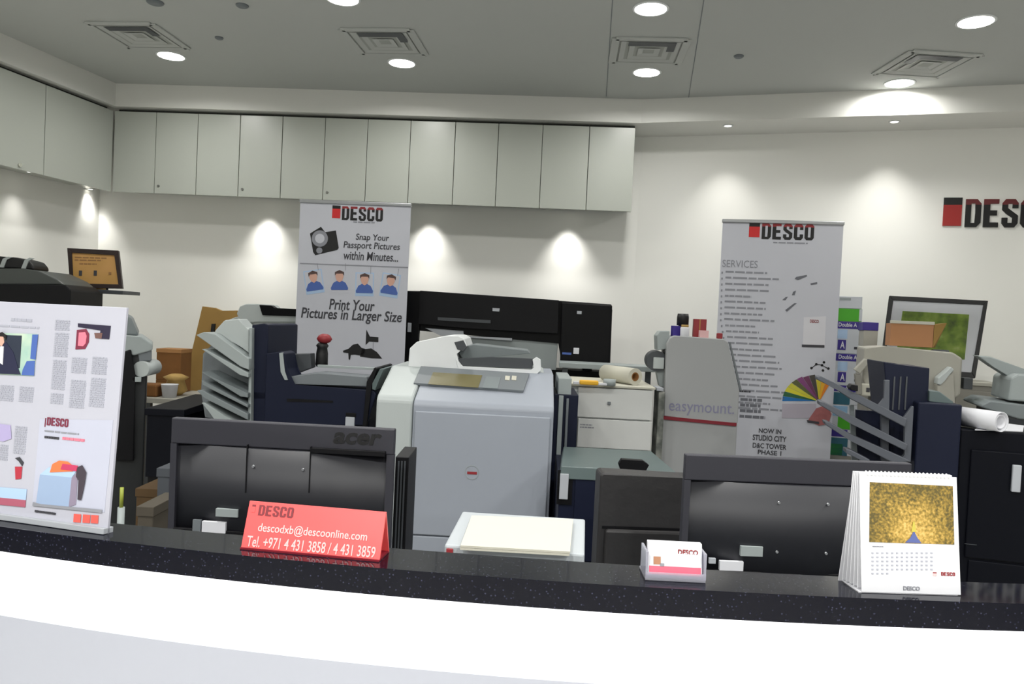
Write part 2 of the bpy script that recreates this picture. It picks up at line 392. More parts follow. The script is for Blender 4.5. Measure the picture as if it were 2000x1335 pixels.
# ================================================================ LIGHTS
def add_light(name, typ, loc, power, parent=None, color=(1, 0.985, 0.955), **k):
    ld = bpy.data.lights.new(name, typ); ld.energy = power; ld.color = color
    for a, b in k.items(): setattr(ld, a, b)
    o = bpy.data.objects.new(name, ld); COL.objects.link(o); o.location = loc
    if parent: o.parent = parent
    return o
def downlight(x, y, r, power, label, z=ZC, spr=165, group='round recessed ceiling downlights'):
    o = bpy.data.objects.new('recessed_downlight', None); COL.objects.link(o); o.location = (x, y, z)
    tag(o, label, 'ceiling light', group)
    mb = MB(); mb.tube((0, 0, 0.0), (0, 0, -0.004), r * 1.13, r * 1.08, 36, inner=0.9); mb.build('trim_ring', M_WHITE, o)
    mb = MB(); mb.tube((0, 0, 0.0), (0, 0, -0.0035), r, r, 36); mb.build('diffuser', M_LAMP, o)
    add_light('lamp', 'AREA', (0, 0, -0.006), power, o, shape='DISK', size=r * 2, spread=math.radians(spr))
DL = [(334, 109, 'back row downlight nearest the left wall'), (785, 123, 'back row downlight in front of the second ceiling vent'),
      (1263, 141, 'back row downlight just below the central square vent'), (1757, 162, 'back row downlight at the right, near the bright patch on the soffit'),
      (669, -3, 'downlight cut by the top edge of the photo, left of centre'), (1271, 17, 'front row downlight at top centre'), (1906, 42, 'front row downlight at the far right'),
      (95, -24, 'downlight half hidden beyond the top left edge of the photo')]
for i, (px, py, lb) in enumerate(DL):
    p = atZ(px, py, ZC); downlight(p.x, p.y, 0.075, P_BACK, lb)
for x, y in ((-2.4, 1.6), (-0.9, 1.7), (0.7, 1.7), (2.3, 1.6), (-2.2, -0.4), (-0.7, -0.4), (0.8, -0.4), (2.4, -0.4), (-1.5, -2.0), (1.5, -2.0)):
    downlight(x, y, 0.075, P_MID if y > 1 else P_FRONT, 'downlight over the counter side, outside the photo', spr=130 if y > 1 else 165)

def spot(x, y, z, nv, power, label, r=0.02, tilt=7, size=66, group='small wall-washing spotlights', blend=1.0):
    o = bpy.data.objects.new('recessed_spotlight', None); COL.objects.link(o); o.location = (x, y, z)
    tag(o, label, 'spotlight', group)
    mb = MB(); mb.tube((0, 0, 0), (0, 0, -0.004), r * 1.5, r * 1.4, 24, inner=0.72); mb.build('trim_ring', M_WHITE, o)
    mb = MB(); mb.tube((0, 0, 0), (0, 0, -0.003), r, r, 24); mb.build('diffuser', M_LAMP2, o)
    l = add_light('lamp', 'SPOT', (0, 0, -0.008), power, o, color=(1, 0.975, 0.93), spot_size=math.radians(size + 10), spot_blend=blend, shadow_soft_size=0.03)
    dr = Vector((nv.x * math.sin(math.radians(tilt)), nv.y * math.sin(math.radians(tilt)), -math.cos(math.radians(tilt))))
    l.rotation_euler = dr.to_track_quat('-Z', 'Y').to_euler()
def wallspot(px, py, back, z, label, power, **k):
    """pixel on the wall below the lamp -> lamp in the underside at distance `back` from the wall"""
for px, nm, pw in ((225, 'under-cabinet spot by the inside corner', 0.75), (515, 'under-cabinet spot left of the camera-print banner', 1.15), (822, 'under-cabinet spot right of the camera-print banner', 1.2), (1115, 'under-cabinet spot above the right end of the black plotter', 1.15)):
    P = V2(atZ(px, 395, ZCB)); d = (wC - wB).normalized(); q = wB + d * (P - wB).dot(d) - nB * 0.12
    # slide so that it lines up with the pool on the wall
    spot(q.x, q.y, ZCB + .045, nB, P_SPOT * pw, nm, r=0.016)
for px, pw in ((-10, 1.0), (150, 0.35)):
    P = V2(atZ(px, 350 if px > 0 else 325, ZCB)); d = (wB - wA).normalized(); q = wA + d * (P - wA).dot(d) - nL * 0.12
    spot(q.x, q.y, ZCB + .045, nL, P_SPOT * pw, 'under-cabinet spot on the left wall' if px < 0 else 'under-cabinet spot on the left wall close to the corner', r=0.016)
for px, py, nm in ((1422, 245, 'small soffit spotlight above the services banner'), (1747, 237, 'small soffit spotlight above the framed picture'), (2190, 222, 'small soffit spotlight beyond the right edge')):
    P = atZ(px, py, ZS); spot(P.x, P.y, ZS, nR, P_SPOT * 0.75, nm, r=0.022, tilt=12)

# ================================================================ CEILING FITTINGS
M_VENT = mat('vent_grey', (160, 163, 158), 0.8)
def vent(px, py, wdt, lab, rz, sd=1):
    P = atZ(px, py, ZC); o = bpy.data.objects.new('ceiling_vent', None); COL.objects.link(o); o.location = (P.x, P.y, ZC); o.rotation_euler = (0, 0, math.radians(rz))
    tag(o, lab, 'air vent', 'square ceiling air vents')
    h = wdt / 2
    mb = MB()
    for s_ in (-1, 1):
        mb.box(-h, h, s_ * h - 0.02, s_ * h + 0.02, -0.008, 0, 0.002); mb.box(s_ * h - 0.02, s_ * h + 0.02, -h, h, -0.008, 0, 0.002)
    mb.build('frame', M_CEIL, o)
    mb = MB(); mb.box(-h + .02, h - .02, -h + .02, h - .02, -0.001, 0); mb.build('throat', M_VENT, o)
    mb = MB(); mb.box(-h * .62, h * .62, -h * .8, -h * .5, -0.0075, -0.0065); mb.box(sd * h * .5, sd * h * .72, -h * .8, -h * .1, -0.0078, -0.0066); mb.build('dark_slot', M_DGREY, o)
    for k in range(3):
        q = h - 0.03 - k * (h - 0.03) / 3.2
        mb = MB()
        for s_ in (-1, 1):
            mb.hull8([(-q, s_ * q, -0.006), (q, s_ * q, -0.006), (q, s_ * (q - .026), -0.001), (-q, s_ * (q - .026), -0.001)],
                     [(-q, s_ * q + .002, -0.006), (q, s_ * q + .002, -0.006), (q, s_ * (q - .026) + .002, -0.001), (-q, s_ * (q - .026) + .002, -0.001)])
            mb.hull8([(s_ * q, -q, -0.006), (s_ * q, q, -0.006), (s_ * (q - .026), q, -0.001), (s_ * (q - .026), -q, -0.001)],
                     [(s_ * q + .002, -q, -0.006), (s_ * q + .002, q, -0.006), (s_ * (q - .026) + .002, q, -0.001), (s_ * (q - .026) + .002, -q, -0.001)])
        mb.build('louvre', M_CEIL, o)
vent(272, 70, 0.36, 'square ceiling vent nearest the left wall', -6); vent(752, 82, 0.36, 'square ceiling vent behind the second back-row downlight', -6)
vent(1266, 100, 0.36, 'square ceiling vent at the centre right above a downlight', -4); vent(1808, 126, 0.36, 'square ceiling vent at the far right of the ceiling', 3, -1)
def puck(px, py, r, lab, name='smoke_detector', cat='smoke detector', group='small ceiling fittings'):
    P = atZ(px, py, ZC); o = MB().lathe([(r * .55, -0.012), (r * .85, -0.009), (r, -0.004), (r, 0)]).build(name, M_MGREY); o.location = (P.x, P.y, ZC)
    tag(o, lab, cat, group)
puck(428, 73, 0.022, 'small grey detector on the ceiling between the two left vents'); puck(1443, 109, 0.026, 'small dark detector on the ceiling right of the central vent')
puck(303, 4, 0.04, 'round grey ceiling speaker at the top edge, left of the other fitting', 'ceiling_speaker', 'speaker'); puck(473, 10, 0.03, 'small grey sprinkler rose at the top edge of the ceiling', 'sprinkler', 'sprinkler')

# ================================================================ COUNTER
ZT = 1.15
front_px = [(0, 1029), (200, 1052), (370, 1073), (500, 1087), (700, 1104), (850, 1119), (1000, 1131), (1200, 1143), (1400, 1153), (1600, 1162), (1800, 1171), (2000, 1180)]
back_px = [(0, 1000), (215, 1018), (335, 1031), (500, 1046), (785, 1072), (900, 1082), (1000, 1089), (1140, 1098), (1250, 1103), (1500, 1115), (1700, 1127), (2000, 1141)]
def smooth(pl, n=40):
    pts = [V2(atZ(x, y, ZT)) for x, y in pl]
    d0 = (pts[0] - pts[2]).normalized(); d1 = (pts[-1] - pts[-4]).normalized()
    # least-squares quartic in x
    xs = [p.x for p in pts]; ys = [p.y for p in pts]; deg = 3
    A = [[x ** k for k in range(deg + 1)] for x in xs]
    N = [[sum(A[r][i] * A[r][j] for r in range(len(xs))) for j in range(deg + 1)] for i in range(deg + 1)]
    b = [sum(A[r][i] * ys[r] for r in range(len(xs))) for i in range(deg + 1)]
    n_ = deg + 1
    for i in range(n_):
        pv = N[i][i]
        for j in range(i, n_): N[i][j] /= pv
        b[i] /= pv
        for r in range(n_):
            if r != i:
                f_ = N[r][i]
                for j in range(i, n_): N[r][j] -= f_ * N[i][j]
                b[r] -= f_ * b[i]
    x0, x1 = min(xs), max(xs)
    def f(x):
        if x < x0: e = f(x0); s_ = (f(x0 + .05) - e) / .05; return e + s_ * (x - x0)
        if x > x1: e = f(x1); s_ = (e - f(x1 - .05)) / .05; return e + s_ * (x - x1)
        return sum(b[k] * x ** k for k in range(n_))
    return f
ff, fb = smooth(front_px), smooth(back_px)
XS = [-1.9 + k * 0.05 for k in range(77)]
def curved(name, m, f0, f1, z0, z1, xs=XS, parent=None, bev=0):
    bm = bmesh.new(); ring = []
    for x in xs: ring.append([bm.verts.new((x, f0(x), z0)), bm.verts.new((x, f0(x), z1)), bm.verts.new((x, f1(x), z1)), bm.verts.new((x, f1(x), z0))])
    for a, b in zip(ring, ring[1:]):
        for k in range(4): bm.faces.new((a[k], a[(k + 1) % 4], b[(k + 1) % 4], b[k]))
    bm.faces.new(ring[0][::-1]); bm.faces.new(ring[-1]); bmesh.ops.recalc_face_normals(bm, faces=bm.faces)
    me = bpy.data.meshes.new(name); bm.to_mesh(me); bm.free(); me.materials.append(m)
    o = bpy.data.objects.new(name, me); COL.objects.link(o)
    if parent: o.parent = parent
    return o
o = curved('worktop', M_GRAN, ff, fb, ZT - 0.038, ZT)
tag(o, 'curved speckled black granite ledge running across the white counter', 'worktop')
md = o.modifiers.new('edge', 'BEVEL'); md.width = 0.003; md.segments = 2; md.limit_method = 'ANGLE'
cn = bpy.data.objects.new('reception_counter', None); COL.objects.link(cn); tag(cn, 'curved white reception counter with a glowing band under the black ledge', 'counter')
seamx = atZ(1936, 1240, 1.1).x
xsl = [x for x in XS if x < seamx - 0.001] + [seamx - 0.0015]; xsr = [seamx + 0.0015] + [x for x in XS if x > seamx + 0.002]
for xs in (xsl, xsr):
    o = curved('light_panel', M_LIT, lambda x: ff(x) + 0.012, lambda x: ff(x) + 0.03, 1.012, ZT - 0.0385, xs, cn); o['label'] = 'glowing white upper band'
    curved('front_panel', M_PANEL, lambda x: ff(x) + 0.004, lambda x: ff(x) + 0.03, 0.0, 1.0115, xs, cn)
curved('inner_carcass', M_WHITE, lambda x: ff(x) + 0.031, lambda x: fb(x) - 0.012, 0.0, ZT - 0.039, XS, cn)
# work desk behind the ledge
dk = bpy.data.objects.new('work_desk', None); COL.objects.link(dk); dk.location = (0, 1.32, 0); tag(dk, 'low grey work desk behind the counter carrying the two monitors', 'desk')
MB().box(-1.15, 1.4, 0.0, 0.88, 0.71, 0.74, 0.002).build('desktop', M_DGREY, dk)
for x in (-1.13, 0.0, 1.35): MB().box(x, x + 0.03, 0.02, 0.86, 0, 0.7095).build('panel_leg', M_DGREY, dk)

# ================================================================ THINGS ON THE LEDGE
# newspaper poster in a clear stand
a = atZ(-2, 1012, ZT); b = atZ(203, 1041, ZT)
rz = math.degrees(math.atan2(b.y - a.y, b.x - a.x)); 
F = Fr('poster_stand', 'large white newspaper-style poster standing on the ledge at the left edge', 'poster', 203, 1041, 0, rz=rz, zb=ZT, tilt=-4, ref=b + Vector((0, 0, 0)))
W_ = -0.42
t_ = F.p(240, 600)[1]
X1 = 0.006
MB().box(W_, X1, 0.0, 0.005, 0, t_, 0.0008).build('poster_board', mat('newsprint', (182, 183, 195), .6, noise=.01), F.o)
MB().box(W_, X1, -0.008, 0.012, -0.0, 0.009, 0.001).build('base_rail', M_SILV, F.o)
MB().hull8([(W_ + .1, .006, t_ * .6), (W_ + .16, .006, t_ * .6), (W_ + .16, .008, t_ * .6), (W_ + .1, .008, t_ * .6)], [(W_ + .1, .075, .006), (W_ + .16, .075, .006), (W_ + .16, .078, .006), (W_ + .1, .078, .006)]).build('easel_back', M_PAPER, F.o)
for (x0, y0, x1, y1, n) in ((108, 625, 137, 646, 6), (106, 650, 134, 698, 12), (102, 703, 129, 762, 14), (99, 768, 125, 790, 5), (140, 698, 170, 730, 8), (180, 697, 210, 732, 9), (137, 742, 167, 798, 13), (176, 738, 206, 796, 13),
                            (0, 752, 28, 784, 8), (38, 755, 66, 786, 8), (28, 832, 52, 888, 12), (0, 868, 16, 900, 7), (22, 622, 66, 631, 1), (0, 636, 78, 642, 1)):
    greek(F, M_TXTP, x0, y0, x1, y1, n, 0.0, name='text_column', jag=0.05, fill=0.62)
def pr(name, m, pts, y=-0.0004, t=0.0006, F_=None, parent=None): 
    return (F_ or F).poly(name, m, pts, y - t, y, parent=parent)
M_PH_G = ramp_mat('print_foliage_window', [(0.3, (150, 186, 176)), (0.7, (196, 212, 190))], 25)
ph = pr('photo_print', M_PH_G, [(-60, 648), (74, 652), (66, 734), (-70, 728)])
pr('photo_dark_door', mat('print_dark_blue', (38, 46, 62), .6), [(10, 654), (42, 655), (38, 718), (4, 716)], -0.0012, parent=F.o)
pr('photo_suit', mat('print_suit', (32, 34, 62), .6), [(-30, 685), (-12, 668), (12, 668), (26, 688), (36, 722), (40, 731), (-34, 728)], -0.002)
pr('photo_shirt', M_PAPER, [(0, 676), (7, 676), (5, 712), (-1, 708)], -0.0028)
pr('photo_face', M_SKIN, [(-5, 655), (6, 655), (8, 668), (3, 676), (-4, 672)], -0.0028)
pr('photo_hair', mat('print_black_hair', (26, 20, 22), .6), [(-7, 660), (-6, 651), (4, 648), (12, 654), (11, 664), (7, 657), (-3, 656)], -0.0034)
pr('photo_curtain', M_BLUE, [(63, 653), (74, 653), (69, 702), (59, 700)], -0.0012)
pr('photo_sofa', M_BLUE, [(44, 722), (52, 705), (68, 704), (66, 733), (42, 732)], -0.0012)
# small car-like picture: dark frame, red D-shaped panel
MAR = mat('print_maroon', (120, 44, 66), .6); PK = mat('print_pink', (232, 120, 140), .6); NV = mat('print_navy', (38, 32, 56), .6)
pr('picture_bar', NV, [(152, 631), (216, 636), (213, 662), (194, 661), (196, 645), (152, 638)])
pr('picture_panel', MAR, [(150, 644), (168, 642), (174, 652), (173, 668), (166, 681), (147, 682)])
pr('picture_panel_inner', PK, [(154, 649), (166, 648), (169, 656), (167, 670), (162, 676), (152, 675)], -0.0012)
pr('picture_spot', mat('print_brown', (110, 80, 74), .6), [(184, 650), (200, 650), (198, 661), (186, 660)], -0.0006)
# the red-accent advert at the bottom
pr('advert_panel', mat('print_pale_lilac', (184, 187, 204), .6), [(78, 818), (221, 820), (204, 1000), (63, 985)], -0.0002, 0.0003)
logo(F, (88, 816, 89.5, 833), (92, 816, 134, 832), -0.0008, 0.0006, top=MAR, ink=MAR, red=MAR, one=True)
greek(F, M_TXTL, 87, 843, 160, 848, 1, -0.0008); greek(F, M_TXT, 87, 852, 116, 861, 1, -0.0008, jag=0.01); greek(F, PK, 122, 855, 166, 865, 1, -0.0008, jag=0.01)
pr('stack_print', mat('print_slate_blue', (150, 170, 200), .6), [(78, 926), (140, 932), (134, 990), (70, 984)], -0.0008)
pr('stack_print_top', M_BLUEL, [(78, 926), (95, 912), (150, 918), (140, 932)], -0.0008)
pr('stack_print_side', mat('print_mauve', (140, 130, 150), .6), [(140, 932), (152, 920), (148, 985), (134, 990)], -0.0008)
pr('fan_print', mat('print_orange', (240, 120, 72), .6), [(97, 922), (102, 906), (115, 899), (132, 901), (146, 912), (142, 920)], -0.0016)
pr('fan_print_pink', mat('print_magenta', (190, 60, 96), .6), [(122, 905), (152, 909), (150, 920), (118, 916)], -0.0022)
pr('figure_print', mat('print_charcoal', (64, 56, 66), .6), [(150, 912), (160, 908), (168, 922), (165, 944), (158, 976), (151, 975), (153, 938), (148, 930)], -0.0022)
pr('advert_bar', M_TXTL, [(64, 980), (80, 984), (199, 995), (198, 1001), (63, 987)], -0.0016)
for x in (144, 162, 178): pr('contact_box', mat('print_coral', (226, 96, 86), .6), [(x, 1003 + (x - 144) * .06), (x + 14, 1004 + (x - 144) * .06), (x + 13, 1020 + (x - 144) * .06), (x - 1, 1019 + (x - 144) * .06)], -0.0008)
greek(F, M_TXT, 68, 998, 109, 1006, 1, -0.0008, jag=0.02)
pr('left_advert_red', mat('print_deep_red', (176, 50, 66), .6), [(29, 911), (43, 911), (41, 934), (30, 936)], -0.0008)
pr('left_advert_grey', M_TXT, [(29, 894), (38, 892), (46, 903), (43, 910), (36, 900)], -0.0008)
pr('left_advert_blue', M_BLUEL, [(-10, 950), (52, 955), (50, 976), (-12, 970)], -0.0008)
pr('left_advert_band', mat('print_rose', (170, 90, 110), .6), [(-12, 970), (50, 976), (49, 990), (-14, 984)], -0.0008)
pr('left_advert_flower', mat('print_lilac', (170, 160, 200), .6), [(-10, 826), (20, 830), (22, 856), (6, 862), (-10, 858)], -0.0008)

# red contact sign
a = atZ(470, 1071, ZT); b = atZ(741, 1096, ZT); rz = math.degrees(math.atan2(b.y - a.y, b.x - a.x))
F = Fr('contact_sign', 'glossy red tent sign with the company contact text on the ledge', 'sign', 0, 0, 0, rz=rz, zb=ZT, ref=a)
wS = (b - a).length; lean = -19
E = Fr('sign_panel_frame', None, None, 0, 0, 0, rz=rz, zb=ZT, ref=a, tilt=lean)
hS = E.p(620, 989)[1]
Rl = Euler((math.radians(lean), 0, 0)).to_matrix()
panel = MB().box(0, wS, 0.0, 0.003, 0.001, hS, 0.0006).build('front_panel', M_SIGN, F.o); panel.rotation_euler = (math.radians(lean), 0, 0)
E.o = panel
ty = hS * math.sin(math.radians(-lean)); tz = hS * math.cos(math.radians(lean))
MB().hull8([(0, ty, tz), (wS, ty, tz), (wS, ty + .003, tz), (0, ty + .003, tz)], [(0, ty * 2, 0), (wS, ty * 2, 0), (wS, ty * 2 + .003, 0), (0, ty * 2 + .003, 0)]).build('rear_panel', M_SIGN, F.o)
MB().box(0, wS, -0.002, ty * 2, 0, 0.0025).build('foot', M_CRED, F.o)
bpy.data.objects.remove(bpy.data.objects['sign_panel_frame'])
logo(E, (492, 985, 499, 1000), (505, 988, 574, 1009), 0.0, 0.0006, top=M_SIGND, ink=M_SIGND, red=M_SIGN, parent=panel, one=True)
ftext(E, 'descodxb@descoonline.com', M_SIGNT, 503, 1029, 719, 1051, 0.0, parent=panel, bold=0.01)
ftext(E, 'Tel. +971 4 431 3858 / 4 431 3859', M_SIGNT, 481, 1056, 735, 1078, 0.0, parent=panel, bold=0.01)

# business card holder
a = atZ(1259, 1131, ZT); b = atZ(1377, 1137, ZT); rz = math.degrees(math.atan2(b.y - a.y, b.x - a.x))
F = Fr('business_card_holder', 'small clear holder of white and pink business cards on the ledge', 'card holder', 0, 0, 0, rz=rz, zb=ZT, ref=a, tilt=0)
wS = (b - a).length; hS = F.p(1318, 1064)[1]; ln = 0.012
MB().hull8([(0.004, 0, .006), (wS - .004, 0, .006), (wS - .004, .01, .006), (0.004, .01, .006)], [(0.004, ln, hS), (wS - .004, ln, hS), (wS - .004, ln + .01, hS), (0.004, ln + .01, hS)], 0.001).build('card_stack', M_PAPER, F.o)
mb = MB(); mb.box(0, wS, -0.004, 0.05, 0, 0.004, 0.001); mb.box(0, .003, -0.003, 0.04, 0.004, hS * .8); mb.box(wS - .003, wS, -0.003, 0.04, 0.004, hS * .8)
mb.box(0, wS, -0.004, -0.0025, 0.004, 0.012); mb.build('clear_holder', M_GLASSY, F.o)
def slope(z): return ln * (z - .006) / (hS - .006) 
def onslope(name, m, x0, x1, z0, z1):
    return MB().hull8([(x0, slope(z0) - .0006, z0), (x1, slope(z0) - .0006, z0), (x1, slope(z1) - .0006, z1), (x0, slope(z1) - .0006, z1)],
                      [(x0, slope(z0) + .0002, z0), (x1, slope(z0) + .0002, z0), (x1, slope(z1) + .0002, z1), (x0, slope(z1) + .0002, z1)]).build(name, m, F.o)
onslope('pink_band', mat('print_rose_pink', (226, 96, 120), .5), .006, wS - .006, .008, .019)
onslope('emblem', mat('print_bronze', (170, 120, 90), .5), .012, .022, hS * .42, hS * .62); onslope('emblem_tail', M_TXTL, .021, .027, hS * .36, hS * .45)
X0, X1, Z0, Z1 = F.rect(1324, 1073, 1363, 1083, slope(hS * .8)); text_mesh('lettering', 'DESCO', M_DRED, F.o, X0, X1, Z0, Z1, slope(hS * .82) - .0006, bold=0.02)

# desk calendar
a = atZ(1683, 1157, ZT); b = atZ(1877, 1163, ZT); rz = math.degrees(math.atan2(b.y - a.y, b.x - a.x))
F = Fr('desk_calendar', 'white tent calendar with a golden autumn picture standing on the ledge', 'calendar', 0, 0, 0, rz=rz, zb=ZT, ref=a)
wS = (b - a).length; lean = -9
E = Fr('tmpframe', None, None, 0, 0, 0, rz=rz, zb=ZT, ref=a, tilt=lean)
hS = E.p(1780, 928)[1]
page = MB().box(0.0, wS, 0.0, 0.002, 0.001, hS, 0.0005).build('front_page', M_PAPER, F.o); page.rotation_euler = (math.radians(lean), 0, 0)
bpy.data.objects.remove(bpy.data.objects['tmpframe']); E.o = page
ty = hS * math.sin(math.radians(-lean)); tz = hS * math.cos(math.radians(lean))
# fanned pages and rear board
for k in range(5):
    yb = 0.009 + k * 0.008; x_ = -0.002 - 0.0015 * k
    MB().hull8([(x_, yb, 0.004), (wS - .004, yb, 0.004), (wS - .004, yb + .0006, 0.004), (x_, yb + .0006, 0.004)],
               [(x_ + .002, ty + .002 + .0012 * k, tz + .002), (wS - .006, ty + .002 + .0012 * k, tz + .002), (wS - .006, ty + .0026 + .0012 * k, tz + .002), (x_ + .002, ty + .0026 + .0012 * k, tz + .002)]).build('page', M_PAPER, F.o)
MB().hull8([(-.009, .049, 0.0), (wS - .006, .049, 0.0), (wS - .006, .051, 0.0), (-.009, .051, 0.0)],
           [(-.002, ty + .01, tz), (wS - .004, ty + .01, tz), (wS - .004, ty + .012, tz), (-.002, ty + .012, tz)]).build('rear_board', M_PAPER, F.o)
MB().box(-.004, wS - .004, 0.001, 0.05, 0, 0.0015).build('foot_board', M_PAPER, F.o)
mb = MB()
for k in range(22):
    x = .012 + k * (wS - .024) / 21; mb.tube((x, ty - .002, tz - .001), (x, ty + .006, tz + .0025), .0014, n=8)
mb.build('wire_binding', M_WHITE, F.o)
def autumn_mat(cx, cz, w_):
    m = bpy.data.materials.new('autumn_avenue_print'); m.use_nodes = True; nt = m.node_tree; b = nt.nodes['Principled BSDF']; b.inputs['Roughness'].default_value = .5
    tc = nt.nodes.new('ShaderNodeTexCoord'); mp = nt.nodes.new('ShaderNodeMapping'); mp.inputs['Location'].default_value = (-cx / w_, 0, -cz / w_); mp.inputs['Scale'].default_value = (1 / w_, 0, 1 / w_)
    gr = nt.nodes.new('ShaderNodeTexGradient'); gr.gradient_type = 'SPHERICAL'; nz = nt.nodes.new('ShaderNodeTexNoise'); nz.inputs['Scale'].default_value = 260; nz.inputs['Detail'].default_value = 4
    n2 = nt.nodes.new('ShaderNodeTexNoise'); n2.inputs['Scale'].default_value = 45
    nt.links.new(tc.outputs['Object'], mp.inputs['Vector']); nt.links.new(mp.outputs['Vector'], gr.inputs['Vector']); nt.links.new(tc.outputs['Object'], nz.inputs['Vector']); nt.links.new(tc.outputs['Object'], n2.inputs['Vector'])
    a1 = nt.nodes.new('ShaderNodeMath'); a1.operation = 'MULTIPLY_ADD'; a1.inputs[1].default_value = 0.5; nt.links.new(gr.outputs['Fac'], a1.inputs[0]); 
    s1 = nt.nodes.new('ShaderNodeMath'); s1.operation = 'MULTIPLY_ADD'; s1.inputs[1].default_value = 1.4; nt.links.new(nz.outputs['Fac'], s1.inputs[0])
    s2 = nt.nodes.new('ShaderNodeMath'); s2.operation = 'MULTIPLY_ADD'; s2.inputs[1].default_value = 0.5; s2.inputs[2].default_value = -0.73; nt.links.new(n2.outputs['Fac'], s2.inputs[0])
    nt.links.new(s2.outputs[0], s1.inputs[2]); nt.links.new(s1.outputs[0], a1.inputs[2])
    cr = nt.nodes.new('ShaderNodeValToRGB'); el = cr.color_ramp.elements
    while len(el) < 5: el.new(.5)
    for e, (p_, c_) in zip(el, [(0.1, (84, 74, 34)), (0.3, (128, 106, 44)), (0.45, (160, 132, 58)), (0.65, (198, 162, 84)), (0.9, (226, 190, 120))]): e.position = p_; e.color = (*lin(c_), 1)
    nt.links.new(a1.outputs[0], cr.inputs['Fac']); nt.links.new(cr.outputs['Color'], b.inputs['Base Color']); return m
_c = E.p(1785, 1035); M_AUT = autumn_mat(_c[0], _c[1], 0.055)
def cal(name, m, pts, y): E.poly(name, m, pts, y - .0005, y, parent=page)
cal('picture', M_AUT, [(1699, 941), (1861, 949), (1864, 1063), (1698, 1058)], -0.0001)
cal('picture_path', mat('print_path_blue', (84, 96, 150), .6), [(1784, 1038), (1786, 1038), (1792, 1050), (1800, 1060), (1768, 1059), (1778, 1050)], -0.0013)
cal('picture_path_light', mat('print_lime', (190, 176, 74), .6), [(1784, 1018), (1786, 1018), (1790, 1038), (1780, 1038)], -0.0013)
greek(E, M_TXTL, 1704, 1066, 1732, 1069, 1, 0.0, parent=page)
for r in range(6):
    mb = MB()
    for c in range(13 - (r > 4) * 9):
        X0, X1, Z0, Z1 = E.rect(1702 + c * 9.6, 1078 + r * 8, 1706 + c * 9.6, 1081 + r * 8, 0); mb.box(X0, X1, -.0006, 0, Z0, Z1)
    mb.build('date_row', M_TXTP, page)
logo(E, (1822, 1117, 1829, 1124), (1838, 1117, 1865, 1124), 0.0, 0.0006, top=M_DRED, ink=M_DRED, red=M_SIGNT, parent=page, one=True)
ftext(E, 'DESCO', M_TXTL, 1764, 1144, 1796, 1152, 0.0, parent=page, bold=0.02)

# ================================================================ MONITORS, SEEN FROM BEHIND
def monitor(label, tl_, tr_, d, screws, grp):
    a = atY(tl_[0], tl_[1], d); 
    # find the depth of the right corner so that the top edge is level
    b = atZ(tr_[0], tr_[1], a.z); rz = max(-14, min(14, math.degrees(math.atan2(b.y - a.y, b.x - a.x))))
    F = Fr('computer_monitor', label, 'monitor', 0, 0, 0, rz=rz, zb=0.74, ref=a, group=grp)
    Wm = F.p(*tr_)[0]; H = F.p(*tl_)[1]; hh = 0.335; z0 = H - hh
    e = 0.011; tb = 0.062
    mb = MB()      # back shell ring
    mb.box(0, Wm, 0.0, 0.022, H - tb, H, 0.003); mb.box(0, e + .004, 0.0, 0.022, z0, H - tb); mb.box(Wm - e - .006, Wm, 0.0, 0.022, z0, H - tb); mb.box(0, Wm, 0.0, 0.022, z0, z0 + .03, .003)
    mb.build('back_shell', M_MONB, F.o)
    mb = MB(); n = 24; x0, x1 = e + .002, Wm - e - .004; zt = H - tb - .001; zb_ = z0 + .03     # bulged recessed back
    bm = mb.bm
    rows = []
    for j in range(2):
        z = zb_ if j == 0 else zt
        rows.append([bm.verts.new((x0 + (x1 - x0) * k / n, 0.011 - 0.024 * math.sin(math.pi * min(1, max(0, (k / n - .02) / .96))), z)) for k in range(n + 1)])
    for k in range(n): bm.faces.new((rows[0][k], rows[0][k + 1], rows[1][k + 1], rows[1][k])).smooth = True
    bk = [[bm.verts.new((x0, 0.016, z)), bm.verts.new((x1, 0.016, z))] for z in (zb_, zt)]
    bm.faces.new([*rows[0][::-1], bk[0][0], bk[0][1]]); bm.faces.new([*rows[1], bk[1][1], bk[1][0]])
    bm.faces.new([bk[0][1], bk[0][0], bk[1][0], bk[1][1]]); bmesh.ops.recalc_face_normals(bm, faces=bm.faces)
    mb.build('back_cover', M_MONR, F.o)
    MB().box(.012, Wm - .012, .0221, .0235, z0 + .012, H - .01).build('screen', M_GLOSS, F.o)
    for px_, py_ in screws:
        x, zz = F.p(px_, py_, -.012); MB().tube((x, -.004, zz), (x, -.0155, zz), .0032, n=10).build('mount_screw', M_ALU, F.o)
    MB().box(Wm * .43, Wm * .57, 0.004, 0.02, 0.012, z0 + .05, .004).build('stand_neck', M_BLACK, F.o)
    MB().pz([(Wm * .25, -.07), (Wm * .75, -.07), (Wm * .7, .12), (Wm * .3, .12)], 0, .014, .003).build('stand_base', M_BLACK, F.o)
    return F, Wm, H, z0, zt
F, Wm, H, z0, zt = monitor('dark grey monitor seen from behind with lettering, standing behind the red sign', (335, 815), (771, 838), 1.85, ((495, 910), (592, 916)), 'monitors turned away on the work desk')
ftext(F, 'acer', M_INK, 651, 845, 746, 868, 0.0, bold=0.03, shear=0.2, thick=0.0012, name='brand_lettering')
F.part('port_label', M_LGREY, 421, 994, 464, 1009, -0.0145, -0.004); o = F.part('barcode_label', M_PAPER, 394, 1019, 440, 1040, -0.0145, -0.004); o['label'] = 'white sticker'
F.part('power_socket', M_MGREY, 376, 1015, 392, 1038, -0.011, -0.004)
F.part('vent_strip', M_BLACK, 606, 878, 752, 888, -0.0125, 0.0, .001)
